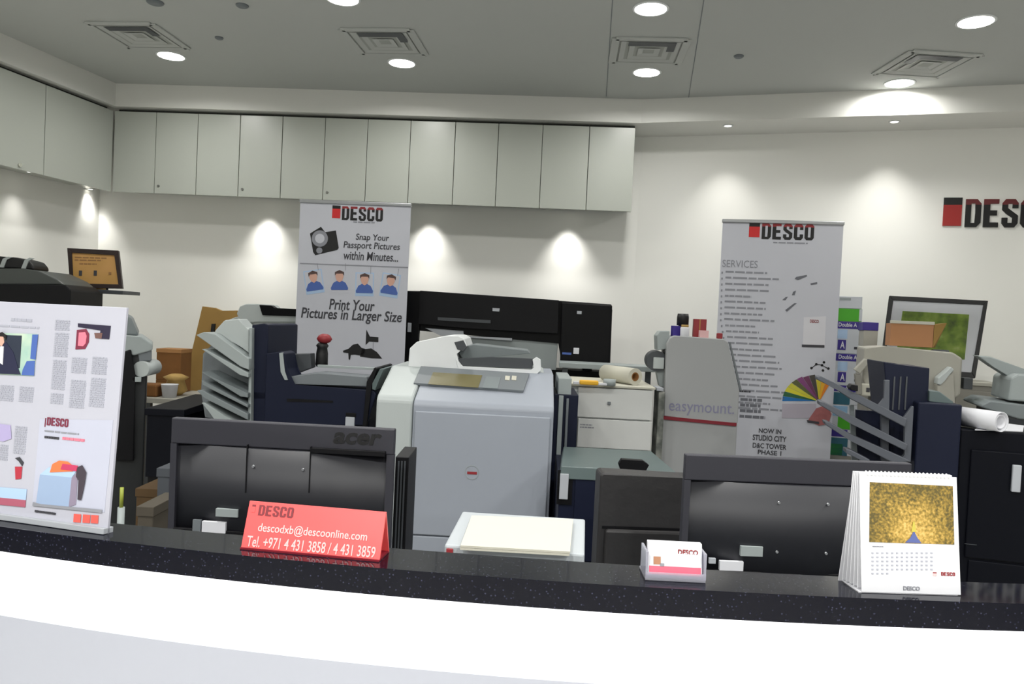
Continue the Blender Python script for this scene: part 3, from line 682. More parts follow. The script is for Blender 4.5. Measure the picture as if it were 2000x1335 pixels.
F.part('cover_seam', M_BLACK, 480, 868, 482, 962, -0.0125, -0.004); F.part('cover_seam', M_BLACK, 604, 872, 606, 962, -0.0128, -0.004)
F.part('lower_shell', M_BLACK, 336, 1042, 757, 1100, -0.010, 0.0, .002)
F2, Wm, H, z0, zt = monitor('dark grey monitor seen from behind, just left of the tent calendar', (1340, 887), (1782, 905), 1.85, ((1521, 981), (1617, 984), (1517, 1077), (1613, 1080)), 'monitors turned away on the work desk')
F2.part('port_label', M_LGREY, 1447, 1067, 1490, 1086, -0.0145, -0.004); F2.part('barcode_label', M_PAPER, 1406, 1096, 1452, 1114, -0.0145, -0.004)
F2.part('lower_shell', M_BLACK, 1337, 1118, 1768, 1170, -0.010, 0.0, .002)
F2.part('clip', M_SILV, 1385, 1090, 1398, 1100, -0.011, -0.004)

# slim black tower beside the left monitor
F = Fr('desktop_computer', 'slim black computer case standing between the left monitor and grey copier', 'computer', 781, 892, 2.02, zb=0.74)
F.part('case', M_BLACK, 769, 892, 795, 1060, 0, 0.17, .002, zmin=0)
mb = MB()
for x in (774, 780, 786): F.box(mb, x, 900, x + 3, 1060, -0.002, 0.0, 0, zmin=.01)
mb.build('vent_ribs', M_DGREY, F.o)

# white desktop printer carrying a paper pad
F = Fr('desktop_printer', 'low white office machine just behind the ledge with a paper pad on top', 'printer', 1005, 1080, 1.36, rz=0, zb=0.74, ref=(atZ(868, 1062, 1.10)))
zt = 1.10 - .74
a = F.loc(atZ(868, 1063, 1.10)); b = F.loc(atZ(1142, 1082, 1.10)); c = F.loc(atZ(1143, 1013, 1.10)); d = F.loc(atZ(903, 998, 1.10))
fx0, fx1 = a.x, b.x
mb = MB(); mb.hull8([(a.x, a.y, 0), (b.x, b.y, 0), (c.x, c.y, 0), (d.x, d.y, 0)], [(a.x, a.y, zt), (b.x, b.y, zt), (c.x, c.y, zt), (d.x, d.y, zt)], .004); mb.build('body', mat('cool_white_plastic', (168, 174, 178), .4), F.o)
MB().box(a.x + .006, b.x - .01, a.y - .0015, a.y + .004, .18, zt - .03, .001).build('front_flap', MATS['cool_white_plastic'], F.o)
MB().box(a.x + .004, a.x + .016, a.y - .004, a.y + .002, zt - .024, zt - .006, .001).build('red_badge', M_DRED, F.o)
G = Fr('paper_pad', 'cream paper pad lying on top of the low white machine', 'paper pad', 0, 0, 0, zb=1.10, ref=atZ(903, 1056, 1.105))
q = [G.loc(atZ(x, y, 1.118)) for x, y in ((899, 1054), (1113, 1066), (1119, 1004), (921, 997))]
for k in range(2):
    MB().hull8([(v.x + .0008 * k, v.y, .0008 + .0042 * k) for v in q], [(v.x + .0008 * k, v.y, .0045 + .0042 * k) for v in q]).build('sheet_layer', M_CREAM, G.o)

# ================================================================ OFFICE CHAIR
F = Fr('office_chair', 'black leather office chair back between the two monitors', 'chair', 1260, 930, 2.25, rz=3)
bl = F.P([(1173, 928), (1178, 923), (1350, 934), (1400, 940), (1460, 944), (1468, 960), (1460, 1180), (1160, 1180)])
mb = MB(); mb.py(bl, 0, 0.09, 0.014); mb.build('backrest', M_LEATH, F.o)
mb = MB(); X0, X1, Z0, Z1 = F.rect(1178, 1035, 1450, 1150); mb.box(X0, X1, -0.018, 0.0, Z0, Z1 , .008); mb.build('lumbar_cushion', M_LEATH, F.o)
F.part('stitch_seam', M_BLACK, 1176, 1031, 1452, 1036, -0.003, 0.001)
cx = (bl[0][0] + bl[4][0]) / 2
MB().box(cx - .25, cx + .25, -.42, 0.04, .42, .52, .02).build('seat', M_LEATH, F.o)
MB().tube((cx, -.2, .1), (cx, -.2, .42), .03).build('gas_column', M_BLACK, F.o)
for k in range(5):
    an = k * 2 * math.pi / 5 + .3
    MB().hull8([(cx - .015, -.2, .06), (cx + .015, -.2, .06), (cx + .015, -.2, .1), (cx - .015, -.2, .1)], [(cx + .27 * math.cos(an) - .01, -.2 + .27 * math.sin(an), .05), (cx + .27 * math.cos(an) + .01, -.2 + .27 * math.sin(an), .05), (cx + .27 * math.cos(an) + .01, -.2 + .27 * math.sin(an), .07), (cx + .27 * math.cos(an) - .01, -.2 + .27 * math.sin(an), .07)]).build('base_spoke', M_BLACK, F.o)
    MB().tube((cx + .27 * math.cos(an) - .012, -.2 + .27 * math.sin(an), .025), (cx + .27 * math.cos(an) + .012, -.2 + .27 * math.sin(an), .025), .025).build('caster', M_BLACK, F.o)
for s_ in (-1, 1): MB().box(cx + s_ * .26 - .02, cx + s_ * .26 + .02, -.3, .03, .6, .64, .01).build('armrest', M_BLACK, F.o)

# ================================================================ CENTRAL COPIER
D0 = 3.0
F = Fr('photocopier', 'large light grey photocopier with sloping control panel in the middle of the room', 'photocopier', 930, 780, D0, rz=-1.5)
zb_ = 0
DEP = 0.68
zf = F.p(930, 790)[1]
# main body as a side profile extruded, left and right edges measured on the front
xl = F.p(733, 800)[0]; xm = F.p(806, 800)[0]; xr = F.p(1082, 800)[0]
ztop = 1.285
prof = [(0.0, 0.04), (0.0, zf - .012), (0.012, zf + .006), (0.31, ztop), (DEP, ztop), (DEP, 0.04)]
MB().pxx(prof, xm + .002, xr, 0.006).build('main_body', M_COP, F.o)
MB().pxx([(0.012, 0.62), (0.012, zf + .0), (0.03, zf + .02), (0.31, ztop + .002), (DEP, ztop + .002), (DEP, 0.62)], xl, xm - .001, 0.01).build('side_module', M_COPT, F.o)
MB().box(xl + .085, xm - .001, 0.01, DEP, 0.04, 0.6195, .004).build('lower_module', M_COP, F.o)
dz0 = F.p(930, 1048)[1]; MB().box(xm + .012, xr - .012, -.012, 0.0, dz0, zf - .035, .004).build('front_door', M_COP, F.o)
MB().box(xm + .012, xr - .012, -.010, 0.0, .3, dz0 - .006, .003).build('paper_drawer', M_COP, F.o)
MB().box(xm + .012, xr - .012, -.010, 0.0, .06, .294, .003).build('paper_drawer', M_COP, F.o)
MB().box(xm + .02, xr - .02, 0.03, DEP - .03, 0.0, 0.04).build('plinth', M_DGREY, F.o)
zs = F.p(922, 921)[1]; xs_ = F.p(922, 921)[0]
MB().tube((xs_, -.012, zs), (xs_, -.0135, zs), .028, n=24, inner=.93).build('badge_ring', M_LGREY, F.o)
MB().box(xs_ - .018, xs_ + .02, -.0135, -.012, zs - .007, zs + .003).build('badge', M_DRED, F.o)
# control panel lying on the slope
sl = Vector((0, 0.298, ztop - zf - .006)); nl = sl.normalized(); nn = Vector((0, -nl.z, nl.y))
def onpanel(px, py, lift=0.0):
    O = F.O + F.R @ Vector((0, 0.012, zf + .006)); n = F.R @ nn; d_ = ray(px, py)
    t = ((O + n * lift) - CAM).dot(n) / d_.dot(n); return F.loc(CAM + d_ * t)
def slab(name, m, pts, l0, l1, bev=0):
    return MB().hull8([onpanel(x, y, l0)[:] for x, y in pts], [(onpanel(x, y, l0) + nn * (l1 - l0))[:] for x, y in pts], bev).build(name, m, F.o)
slab('control_panel', M_MGREY, [(808, 752), (1022, 767), (1034, 733), (822, 719)], .0005, .012, .002)
slab('touch_screen', M_DISP, [(836, 750), (934, 757), (942, 733), (846, 727)], .012, .0135)
slab('keypad', M_TRAY, [(942, 757), (972, 759), (978, 737), (950, 735)], .012, .0135)
for x in (986, 999): slab('start_button', M_CREAM, [(x, 742), (x + 9, 743), (x + 10, 735), (x + 1, 734)], .012, .0145)
# scanner lid and document feeder
YF = 0.34
sp = MB(); X = lambda x, y: F.p(x, y, YF)
o = F.poly('scanner_lid', M_COPT, [(792, 722), (796, 713), (1050, 722), (1063, 727), (1060, 744), (800, 728)], YF - .01, YF + .33, .004)
F.poly('document_feeder', M_WHITE, [(797, 715), (800, 679), (812, 668), (870, 656), (893, 655), (906, 661), (900, 700), (905, 720), (1046, 727), (1048, 716), (1040, 706), (1045, 699), (1055, 704), (1059, 722), (1052, 729), (905, 722)] if False else [(797, 716), (800, 680), (814, 667), (872, 655), (895, 655), (907, 661), (912, 676), (890, 690), (896, 712), (903, 722)], YF - .03, YF + .3, .004)
F.poly('output_tray_rim', M_WHITE, [(890, 700), (903, 716), (1038, 723), (1044, 718), (1040, 702), (1048, 697), (1056, 702), (1057, 722), (1048, 731), (896, 724)], YF - .035, YF - .015, .002)
F.poly('output_tray', M_DGREY, [(893, 700), (905, 714), (1040, 720), (1042, 700), (960, 697)], YF - .014, YF + .02, .001)
F.poly('paper_guide', M_TRAY, [(907, 676), (925, 672), (1030, 684), (1036, 690), (960, 697), (905, 702), (896, 690)], YF + .05, YF + .26, .003)
F.poly('feeder_mouth', M_DGREY, [(887, 668), (905, 664), (912, 678), (905, 686), (893, 682)], YF - .034, YF - .02, .002)

# dark unit and lattice between the copier and the drawers
F = Fr('finisher_unit', 'slim dark navy module fixed to the right side of the grey photocopier', 'copier module', 1100, 760, 3.3, rz=-1.5)
F.part('body', M_NAVY, 1080, 770, 1127, 900, 0.0, 0.36, .004, zmin=0)
F.part('ribbed_face', M_LGREY, 1089, 772, 1098, 890, -0.01, 0, .002)
F.part('vertical_bar', M_MGREY, 1104, 778, 1109, 880, -0.012, 0.0, .002)
F.part('grey_cap', M_LGREY, 1090, 738, 1116, 772, 0.01, 0.4, .004)

# dark cabinet with greenish lid
D = 2.7
F = Fr('paper_feed_cabinet', 'low dark navy cabinet with greenish grey lid beside the grey photocopier', 'cabinet', 1200, 915, D, rz=-1.5)
ztop = F.p(1205, 915)[1]; x0 = F.p(1093, 930)[0]; x1 = F.p(1322, 930)[0]
MB().box(x0, x1, 0, .5, 0.02, ztop - .045, .004).build('body', M_NAVY, F.o)
tp = [F.loc(atZ(*p, F.O.z + ztop)) for p in ((1092, 911), (1318, 921), (1306, 882), (1118, 869))]
MB().hull8([(v.x, v.y, ztop - .044) for v in (Vector((x0, -.01, 0)), Vector((x1, -.01, 0)), Vector((x1 - .01, tp[2].y, 0)), Vector((x0 + .02, tp[2].y, 0)))],
           [(v.x, v.y, ztop) for v in (Vector((x0 + .004, -.004, 0)), Vector((x1 - .004, -.004, 0)), Vector((x1 - .025, tp[2].y, 0)), Vector((x0 + .03, tp[2].y, 0)))], .003).build('lid', M_GLID, F.o)
F.poly('latch', M_BLACK, [(1208, 906), (1214, 896), (1256, 899), (1268, 908), (1262, 919), (1212, 917)], -.016, .01, .002)
F.part('front_panel', M_NAVY, 1120, 932, 1320, 1100, -.006, 0, .002)
F.part('handle_recess', M_BLACK, 1088, 918, 1118, 985, -.004, 0.0)
F.part('handle', M_SILV, 1093, 925, 1110, 975, -.014, -.004, .002)
MB().box(x0 + .02, x1 - .02, .02, .45, 0, .02).build('plinth', M_BLACK, F.o)

# white drawer cabinet with things on it
D = 3.7
F = Fr('drawer_cabinet', 'white two-drawer cabinet with a black edged top right of the grey photocopier', 'cabinet', 1195, 760, D, rz=-2)
x0 = F.p(1112, 760)[0]; x1 = F.p(1276, 760)[0]; ztop = F.p(1195, 752)[1]
M_DRW = mat('drawer_front_white', (206, 208, 206), 0.5)
MB().box(x0 + .01, x1 - .006, .02, .46, .0, ztop - .012, .002).build('carcass', M_WHITE, F.o)
MB().box(x0 - .01, x1 + .01, -.006, .5, ztop - .012, ztop, .003).build('top', M_CREAM, F.o)
o = F.part('drawer', M_DRW, 1128, 759, 1274, 817, 0, .019, .002); 
F.part('knob', M_MGREY, 1187, 784, 1193, 790, -.012, 0, .002, parent=o)
o = F.part('drawer', M_DRW, 1128, 820, 1272, 876, 0, .019, .002)
greek(F, M_TXTL, 1133, 828, 1162, 838, 2, 0.0, name='label', parent=o)
F.part('drawer', M_DRW, 1126, 879, 1270, 940, 0, .019, .002)
F.part('side_flange', M_LGREY, 1120, 765, 1127, 895, -.004, .1, .002)
ZD = F.O.z + ztop
G = Fr('paper_roll', 'cream paper roll with a brown core lying on the white drawer cabinet', 'paper roll', 1232, 745, 3.6, zb=ZD)
r = .042
P0 = G.loc(atZ(1240, 752, ZD)); 
P0.z = r; P1 = P0 + Vector((-.12, .22, 0))
mb = MB(); mb.tube(P0, P1, r, n=28, inner=.52); mb.build('roll', M_CREAM, G.o)
mb = MB(); mb.tube(P0 + Vector((0, -.001, 0)), P1, r * .52, n=24, inner=.8); mb.build('core', M_CARDD, G.o)
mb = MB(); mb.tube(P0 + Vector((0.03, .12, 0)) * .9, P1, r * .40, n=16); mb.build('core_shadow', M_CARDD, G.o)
G = Fr('cutter', 'yellow and white hand cutter lying on the drawer cabinet beside the paper roll', 'cutter', 1150, 750, 3.66, zb=ZD)
MB().box(-.045, .045, -.01, .012, 0, .022, .006).build('handle', M_YELL, G.o); MB().box(-.075, -.045, -.006, .008, 0, .014, .003).build('tip', M_PAPER, G.o); MB().box(.045, .09, -.006, .006, 0, .012, .003).build('tail', M_PAPER, G.o)
G = Fr('tape_roll', 'white tape roll beside the yellow cutter on the drawer cabinet', 'tape', 1190, 752, 3.68, zb=ZD)
MB().tube((0, 0, 0), (0, 0, .03), .03, inner=.6).build('tape', M_LGREY, G.o)
F = Fr('side_rack', 'mottled grey narrow rack between the drawer cabinet and laminating machine', 'rack', 1282, 780, 3.72, rz=0)
M_MOT = ramp_mat('mottled_grey', [(0.35, (84, 88, 84)), (0.55, (130, 132, 126)), (0.7, (168, 168, 160))], 14, detail=3)
F.part('panel', M_MOT, 1284, 765, 1296, 880, 0.0, .12, .003, zmin=0)
F.part('shelf_bracket', M_SILV, 1283, 757, 1296, 763, -.01, .1, .001)

# ================================================================ BLACK WIDE-FORMAT PRINTER (behind)
D = 4.72
F = Fr('wide_format_printer', 'long glossy black wide-format printer behind the grey photocopier', 'printer', 1000, 640, D, rz=-3)
F.poly('housing', M_GLOSS, [(740, 566), (820, 568), (1195, 594), (1196, 606), (1192, 712), (1096, 708), (1093, 668), (760, 640), (740, 640)], 0.02, .38, .008)
F.poly('right_module', M_GLOSS, [(1097, 590), (1196, 596), (1191, 713), (1094, 707)], -.03, .02, .006)
F.poly('top_cover', M_BLACK, [(820, 567), (1092, 586), (1090, 652), (905, 640), (812, 632)], -.02, .02, .004)
F.poly('cover_highlight_strip', M_DGREY, [(855, 619), (958, 625), (958, 631), (855, 625)], -.024, -.02)
F.poly('left_end', M_GLOSS, [(745, 566), (822, 569), (815, 712), (745, 710)], -.02, .02, .005)
F.poly('output_plate', M_LGREY, [(905, 655), (1090, 664), (1086, 722), (905, 716)], .03, .05, .002)
F.poly('catch_film', M_SILV, [(830, 640), (905, 646), (905, 656), (1000, 660), (1000, 665), (860, 655)], .0, .02, .001)
F.poly('badge', M_SILV, [(962, 601), (976, 602), (975, 608), (962, 607)], -.024, -.02)
F.part('status_lamp', M_PAPER, 1120, 679, 1131, 691, -.036, -.03, .002)
F.part('button_row', M_BLUE, 1098, 688, 1116, 692, -.033, -.03)
F.part('lock_badge', M_SILV, 1127, 607, 1136, 613, -.034, -.03)
F.part('side_knob', M_SILV, 796, 630, 803, 648, -.03, -.02, .002)
for x in (780, 1150):
    X = F.p(x, 700)[0]; Z = F.p(x, 700)[1]; MB().box(X - .03, X + .03, .12, .2, .05, Z, .004).build('leg', M_BLACK, F.o); MB().box(X - .03, X + .03, -.1, .37, 0, .05, .006).build('foot', M_BLACK, F.o)
X0, X1, Z0, Z1 = F.rect(905, 700, 1190, 724); MB().box(X0, X1, .05, .3, Z0 - .2, Z0 + .01, .005).build('roll_bin', M_BLACK, F.o)

# low grey table under the far end
F = Fr('back_table', 'grey table edge visible below the black wide-format printer', 'table', 1180, 712, 4.35, rz=-3)
X0, X1, Z0, Z1 = F.rect(1092, 712, 1280, 722); MB().box(X0, X1, 0, .25, Z0, Z1, .003).build('tabletop', M_LGREY, F.o)
for x in (X0 + .02, X1 - .05): MB().box(x, x + .03, .02, .05, 0, Z0).build('leg', M_DGREY, F.o)
X0, X1, Z0, Z1 = F.rect(1152, 696, 1190, 712, .1); Zt = F.p(1180, 712)[1]

# ================================================================ BANNERS
def banner(label, tl_, tr_, bl_, d, rz, depth_base=0.0):
    F = Fr('roll_up_banner', label, 'banner', (tl_[0] + tr_[0]) / 2, (tl_[1] + tr_[1]) / 2, d, rz=rz)
    x0, z1 = F.p(*tl_); x1, z1b = F.p(*tr_); z1 = (z1 + z1b) / 2
    MB().box(x0, x1, 0, .002, .08, z1 - .012).build('banner_sheet', M_BAN, F.o)
    MB().box(x0 - .004, x1 + .004, -.008, .012, z1 - .02, z1, .004).build('top_rail', M_ALU, F.o)
    MB().box(x0 - .01, x1 + .01, -.05, .1, 0, .08, .012).build('base_cassette', M_ALU, F.o)
    xm_ = (x0 + x1) / 2; MB().tube((xm_, .03, .08), (xm_, .012, z1 - .012), .008).build('support_pole', M_ALU, F.o)
    return F
F = banner('white roll-up banner with camera print and four portraits, left of the black plotter', (587, 386), (803, 400), (577, 690), 4.5, -3)
B1 = lambda X, Y: (570 + X / 3.608, 370 + Y / 3.608)
def bp(name, m, pts, y=-0.0006, t=.0008, F_=None): return (F_ or F).poly(name, m, pts, y - t, y)
logo(F, (649, 401, 665, 426), (668, 404, 748, 431), -0.0003, 0.001, split=.82)
greek(F, M_TXTL, 690, 433, 745, 438, 1, -.0003)
bp('camera_print', M_INK, [B1(*p) for p in ((128, 310), (150, 295), (205, 262), (235, 300), (310, 288), (330, 410), (320, 425), (165, 462), (150, 440))])
lens = MB(); c = F.p(*B1(198, 345))
lens.tube((c[0], -.0022, c[1]), (c[0], -.0014, c[1]), .048, n=28); lens.build('camera_lens_print', M_TXTL, F.o)
MB().tube((c[0], -.003, c[1]), (c[0], -.0022, c[1]), .028, n=24).build('camera_lens_print', M_BAN, F.o)
MB().tube((c[0], -.0038, c[1] - .07), (c[0], -.0022, c[1] - .07), .018, n=24).build('camera_strap_print', M_TXTL, F.o)
ftext(F, 'Snap Your', M_TXT, 695, 457, 760, 473, -.0004, bold=.012, shear=.1)
ftext(F, 'Passport Pictures', M_TXT, 671, 473, 781, 490, -.0004, bold=.012, shear=.1)
ftext(F, 'within Minutes...', M_TXT, 671, 492, 778, 509, -.0004, bold=.012, shear=.1)
bp('divider_line', M_TXTL, [(586, 513), (797, 521), (797, 523), (586, 515)])
for x, y, r in ((613, 549, -.14), (663, 548, 0), (712, 554, .02), (762, 556, .16)):
    def rot(pts): return [(x + u * math.cos(r) - v * math.sin(r), y + u * math.sin(r) + v * math.cos(r)) for u, v in pts]
    pr_ = bp('photo_print', M_BLUEL if r else M_BAN, rot([(-18, -22), (18, -22), (18, 24), (-18, 24)]), -.0004, .0004)
    bp('photo_ground', M_BAN, rot([(-16, -20), (16, -20), (16, 16), (-16, 16)]), -.0009, .0004)
    bp('portrait_shirt', M_BLUE, rot([(-17, 14), (-12, 4), (-5, 0), (5, 0), (12, 4), (17, 14), (16, 18), (-16, 18)]), -.0014, .0005)
    bp('portrait_face', M_SKIN, rot([(-6, -16), (6, -16), (8, -8), (5, 0), (0, 3), (-5, 0), (-8, -8)]), -.002, .0005)
    bp('portrait_hair', M_HAIR, rot([(-9, -10), (-9, -17), (0, -21), (9, -17), (9, -10), (6, -14), (-6, -14)]), -.0026, .0005)
    bp('hanging_thread', M_TXTL, rot([(11, -34), (12, -34), (12, -20), (11, -20)]), -.0006, .0004)
ftext(F, 'Print Your', M_TXT, 643, 585, 732, 606, -.0004, bold=.016, shear=.15)
ftext(F, 'Pictures in Larger Size', M_TXT, 588, 604, 785, 631, -.0004, bold=.016, shear=.15)
for pts in (((360, 1135), (400, 1120), (430, 1092), (465, 1085), (492, 1115), (520, 1122), (505, 1172), (440, 1162), (415, 1165), (410, 1200), (400, 1195), (398, 1152), (362, 1147)),
            ((492, 1125), (560, 1118), (600, 1145), (636, 1190), (560, 1188), (480, 1176))):
    bp('silhouette_print', M_INK, [B1(*p) for p in pts])
bp('silhouette_print', M_INK, [B1(*p) for p in ((525, 985), (550, 1035), (610, 1040), (610, 1075), (545, 1070), (520, 1095))])
bp('silhouette_stem', M_TXTL, [B1(*p) for p in ((572, 1070), (576, 1070), (574, 1130), (570, 1130))])
F = banner('grey-white roll-up banner with a long list and colour fan, right side', (1412, 428), (1648, 432), (1290, 890), 4.3, -10)
B2 = lambda X, Y: (1390 + X / 2.669, 400 + Y / 2.669)
logo(F, (1463, 435, 1484, 463), (1488, 437, 1590, 468), -.0003, .001, split=.8)
greek(F, M_TXTL, 1510, 473, 1586, 478, 1, -.0003)
ftext(F, 'SERVICES', M_TXTL, 1411, 508, 1480, 522, -.0004)
for k in range(24):
    y = 530 + k * 11.6; x0 = 1412 - k * .35
    w_ = random.choice((52, 60, 88, 105, 75)) if k < 8 else random.choice((70, 92, 100, 60))
    if y > 800: break
    F.part('bullet_dot', M_TXTL, x0 - 3 + (0 if k < 8 else (k - 8) * 2.2), y, x0 + (0 if k < 8 else (k - 8) * 2.2), y + 4, -.0014, -.0004)
    xs0 = x0 + 5 + (0 if k < 8 else (k - 8) * 2.2)
    greek(F, M_TXTL, xs0, y, xs0 + w_, y + 4.5, 1, -.0003, name='list_line', jag=.1, fill=.8)
M_DIM = mat('print_dim_grey', (104, 106, 114), .6)
for pts in (((433, 385), (440, 375), (495, 364), (498, 372), (450, 392)), ((515, 408), (550, 402), (550, 412), (517, 417)), ((383, 548), (430, 512), (444, 512), (392, 556)), ((418, 470), (425, 452), (440, 446), (432, 470)), ((368, 495), (385, 480), (398, 478), (385, 496))):
    bp('pen_print', M_DIM, [B2(*p) for p in pts])
bp('box_print', mat('print_box_grey', (212, 212, 218), .6), [B2(*p) for p in ((480, 585), (596, 580), (590, 735), (475, 735))], -.0004, .0005)
bp('box_print_foot', M_TXT, [B2(*p) for p in ((470, 727), (588, 730), (588, 744), (470, 740))], -.001, .0006)
ftext(F, 'DESCO', M_DRED, 1582, 624, 1599, 630, -.001, bold=.02)
for (x, y) in ((520, 850), (545, 830), (575, 835), (580, 862), (608, 852), (585, 820)):
    c = F.p(*B2(x, y)); MB().tube((c[0], -.0014, c[1]), (c[0], -.0004, c[1]), .007, n=12).build('molecule_dot', M_INK, F.o)
bp('molecule_link', M_TXT, [B2(*p) for p in ((520, 848), (545, 828), (580, 832), (580, 836), (546, 833), (522, 852))]); bp('molecule_link', M_TXT, [B2(*p) for p in ((573, 835), (578, 835), (610, 851), (606, 855))])
cx, cy = 560, 1022; cols = [(26, 110, 176), (40, 96, 60), (214, 206, 50), (200, 196, 60), (92, 96, 56), (128, 66, 118), (110, 56, 90), (70, 66, 60), (206, 190, 50), (228, 170, 40), (222, 130, 40)]
for k, c in enumerate(cols):
    a0 = math.radians(180 - k * 10.5); a1 = math.radians(180 - (k + 1) * 10.5 + .6); Rr = 185 if k > 5 else 192
    if k > 7: Rr = 150
    bp('colour_swatch', mat('swatch_%d_%d_%d' % c, c, .5), [B2(cx + 18 * math.cos(a0), cy - 10 * math.sin(a0)), B2(cx + Rr * math.cos(a0), cy - Rr * .75 * math.sin(a0)), B2(cx + Rr * math.cos(a1), cy - Rr * .75 * math.sin(a1)), B2(cx + 18 * math.cos(a1), cy - 10 * math.sin(a1))], -.0004 - .00015 * k, .0006)
bp('pale_panel_print', mat('print_pinkish_grey', (176, 170, 182), .6), [B2(*p) for p in ((368, 1035), (545, 1035), (545, 1112), (366, 1110))])
bp('hand_print', mat('print_dull_rose', (160, 96, 96), .6, noise=.25, scale=40), [B2(*p) for p in ((500, 1125), (545, 1060), (600, 1040), (625, 1090), (610, 1140), (560, 1150))], -.0022)
bp('pen_tip_print', M_TXT, [B2(*p) for p in ((495, 1120), (560, 1130), (560, 1142), (500, 1134))], -.003)
ftext(F, 'NOW IN', M_TXT, 1482, 837, 1526, 846, -.0004, bold=.02); ftext(F, 'STUDIO CITY', M_TXT, 1470, 850, 1536, 861, -.0004, bold=.02)
ftext(F, 'D&C TOWER', M_TXT, 1470, 866, 1536, 876, -.0004, bold=.02); ftext(F, 'PHASE 1', M_TXT, 1480, 879, 1526, 888, -.0004, bold=.02)
ftext(F, 'jabs', M_TXT, 1444, 762, 1466, 771, -.0004, bold=.02) if False else greek(F, M_TXT, 1444, 762, 1466, 769, 1, -.0004, jag=0)
greek(F, M_DIM, 1445, 778, 1498, 822, 4, -.0004)

# wall logo
P = atZ(2000, 217, ZS); dR = (wD - wC).normalized(); ang = math.degrees(math.atan2(dR.y, dR.x))
d_ = ray(1860, 412); n3 = Vector((nR.x, nR.y, 0)); t = (Vector((wC.x, wC.y, CAMZ)) - CAM).dot(n3) / d_.dot(n3); Pl = CAM + d_ * t
F = Fr('wall_logo', 'raised red and black logo letters mounted on the right wall', 'sign', 0, 0, 0, rz=ang, zb=None, ref=Pl)
logo(F, (1842, 386, 1878, 441), (1885, 389, 2062, 444), -0.001, 0.008, split=.8, red=mat('sign_wall_red', (158, 36, 34), .5), top=mat('sign_wall_dark_red', (104, 36, 40), .5))

# ================================================================ EASYMOUNT LAMINATOR
D = 3.8
F = Fr('laminator', 'grey upright laminating machine with violet lettering and a dark red stripe', 'laminator', 1370, 740, D, rz=-6)
F.poly('upper_housing', M_MOUNT, [(1297, 812), (1302, 672), (1308, 660), (1318, 655), (1414, 662), (1422, 668), (1432, 712), (1444, 762), (1441, 826), (1370, 822)], 0, .3, .004)
F.poly('stripe', M_CRED, [(1296, 812), (1439, 826), (1438, 832), (1295, 818.5)], -.004, .002)
X0, X1, Z0, Z1 = F.rect(1292, 823, 1439, 880); MB().box(X0, X1, .004, .3, 0.0, Z1 , .004).build('lower_cabinet', M_MOUNT, F.o)
ftext(F, 'easymount.', mat('print_violet_grey', (128, 128, 152), .5), 1306, 787, 1434, 812, 0.0, thick=.001, bold=.004, name='brand_lettering')
F.poly('side_trim', M_MGREY, [(1424, 668), (1427, 668), (1449, 762), (1445, 762)], .005, .02)
F.poly('roller_cover', M_LGREY, [(1283, 655), (1290, 646), (1308, 646), (1308, 680), (1284, 684)], .05, .25, .004)
c = F.p(1283, 705, .06); MB().tube((c[0], .06, c[1]), (c[0], .24, c[1]), .052, n=32).build('end_roller', M_DGREY, F.o)
F.part('roller_label', M_COPT, 1276, 698, 1297, 720, .05, .062, .002)
c2 = F.p(1293, 755, .06); MB().hull8([(c[0], .08, c[1] - .04), (c[0] + .04, .08, c[1] - .04), (c[0] + .04, .2, c[1] - .04), (c[0], .2, c[1] - .04)], [(c2[0] - .01, .08, c2[1]), (c2[0] + .04, .08, c2[1]), (c2[0] + .04, .2, c2[1]), (c2[0] - .01, .2, c2[1])]).build('bracket', M_LGREY, F.o)
ZM = F.O.z + F.p(1370, 659)[1]
def small(name, lab, cat, px, py, y, rz=0):
    P = F.O + F.R @ Vector((F.p(px, py, y)[0], y, 0)); return Fr(name, lab, cat, 0, 0, 0, rz=rz, zb=ZM - .002, ref=P, group='small supplies on top of the laminator')
G = small('bottle', 'bottle with wide black cap standing on the laminator', 'bottle', 1332, 655, .12)
MB().lathe([(.024, 0), (.026, .004), (.026, .05), (.02, .058)]).build('body', M_DGREY, G.o); MB().lathe([(.03, .058), (.03, .1), (.027, .118)]).build('cap', M_INK, G.o)
G = small('jar', 'short white jar in front of the black-capped bottle', 'jar', 1337, 655, .04); MB().lathe([(.02, 0), (.022, .003), (.022, .045), (.019, .05)]).build('body', M_PAPER, G.o); MB().lathe([(.018, .05), (.018, .062)]).build('lid', M_GOLD, G.o)
G = small('small_box', 'small dark blue box left of the black-capped bottle', 'box', 1319, 655, .1, 10); MB().box(-.02, .02, -.015, .015, 0, .055, .001).build('carton', M_PURP, G.o)
G = small('small_box', 'red and brown carton right of the black-capped bottle', 'box', 1366, 655, .13, -6); MB().box(-.034, .03, -.02, .02, 0, .095, .001).build('carton', M_DRED, G.o); MB().box(-.006, .0, -.0206, -.02, .03, .095).build('tape', M_CARD, G.o)
G = small('small_box', 'pale pink small box in front of the red carton', 'box', 1374, 657, .05, 0); MB().box(-.022, .022, -.014, .014, 0, .038, .001).build('carton', mat('pale_pink_card', (220, 176, 176), .6), G.o)
G = small('push_button', 'tiny dark red button block at the right end of the laminator top', 'button', 1405, 659, .08, 0); MB().box(-.013, .013, -.013, .013, 0, .028, .003).build('block', M_DRED, G.o)

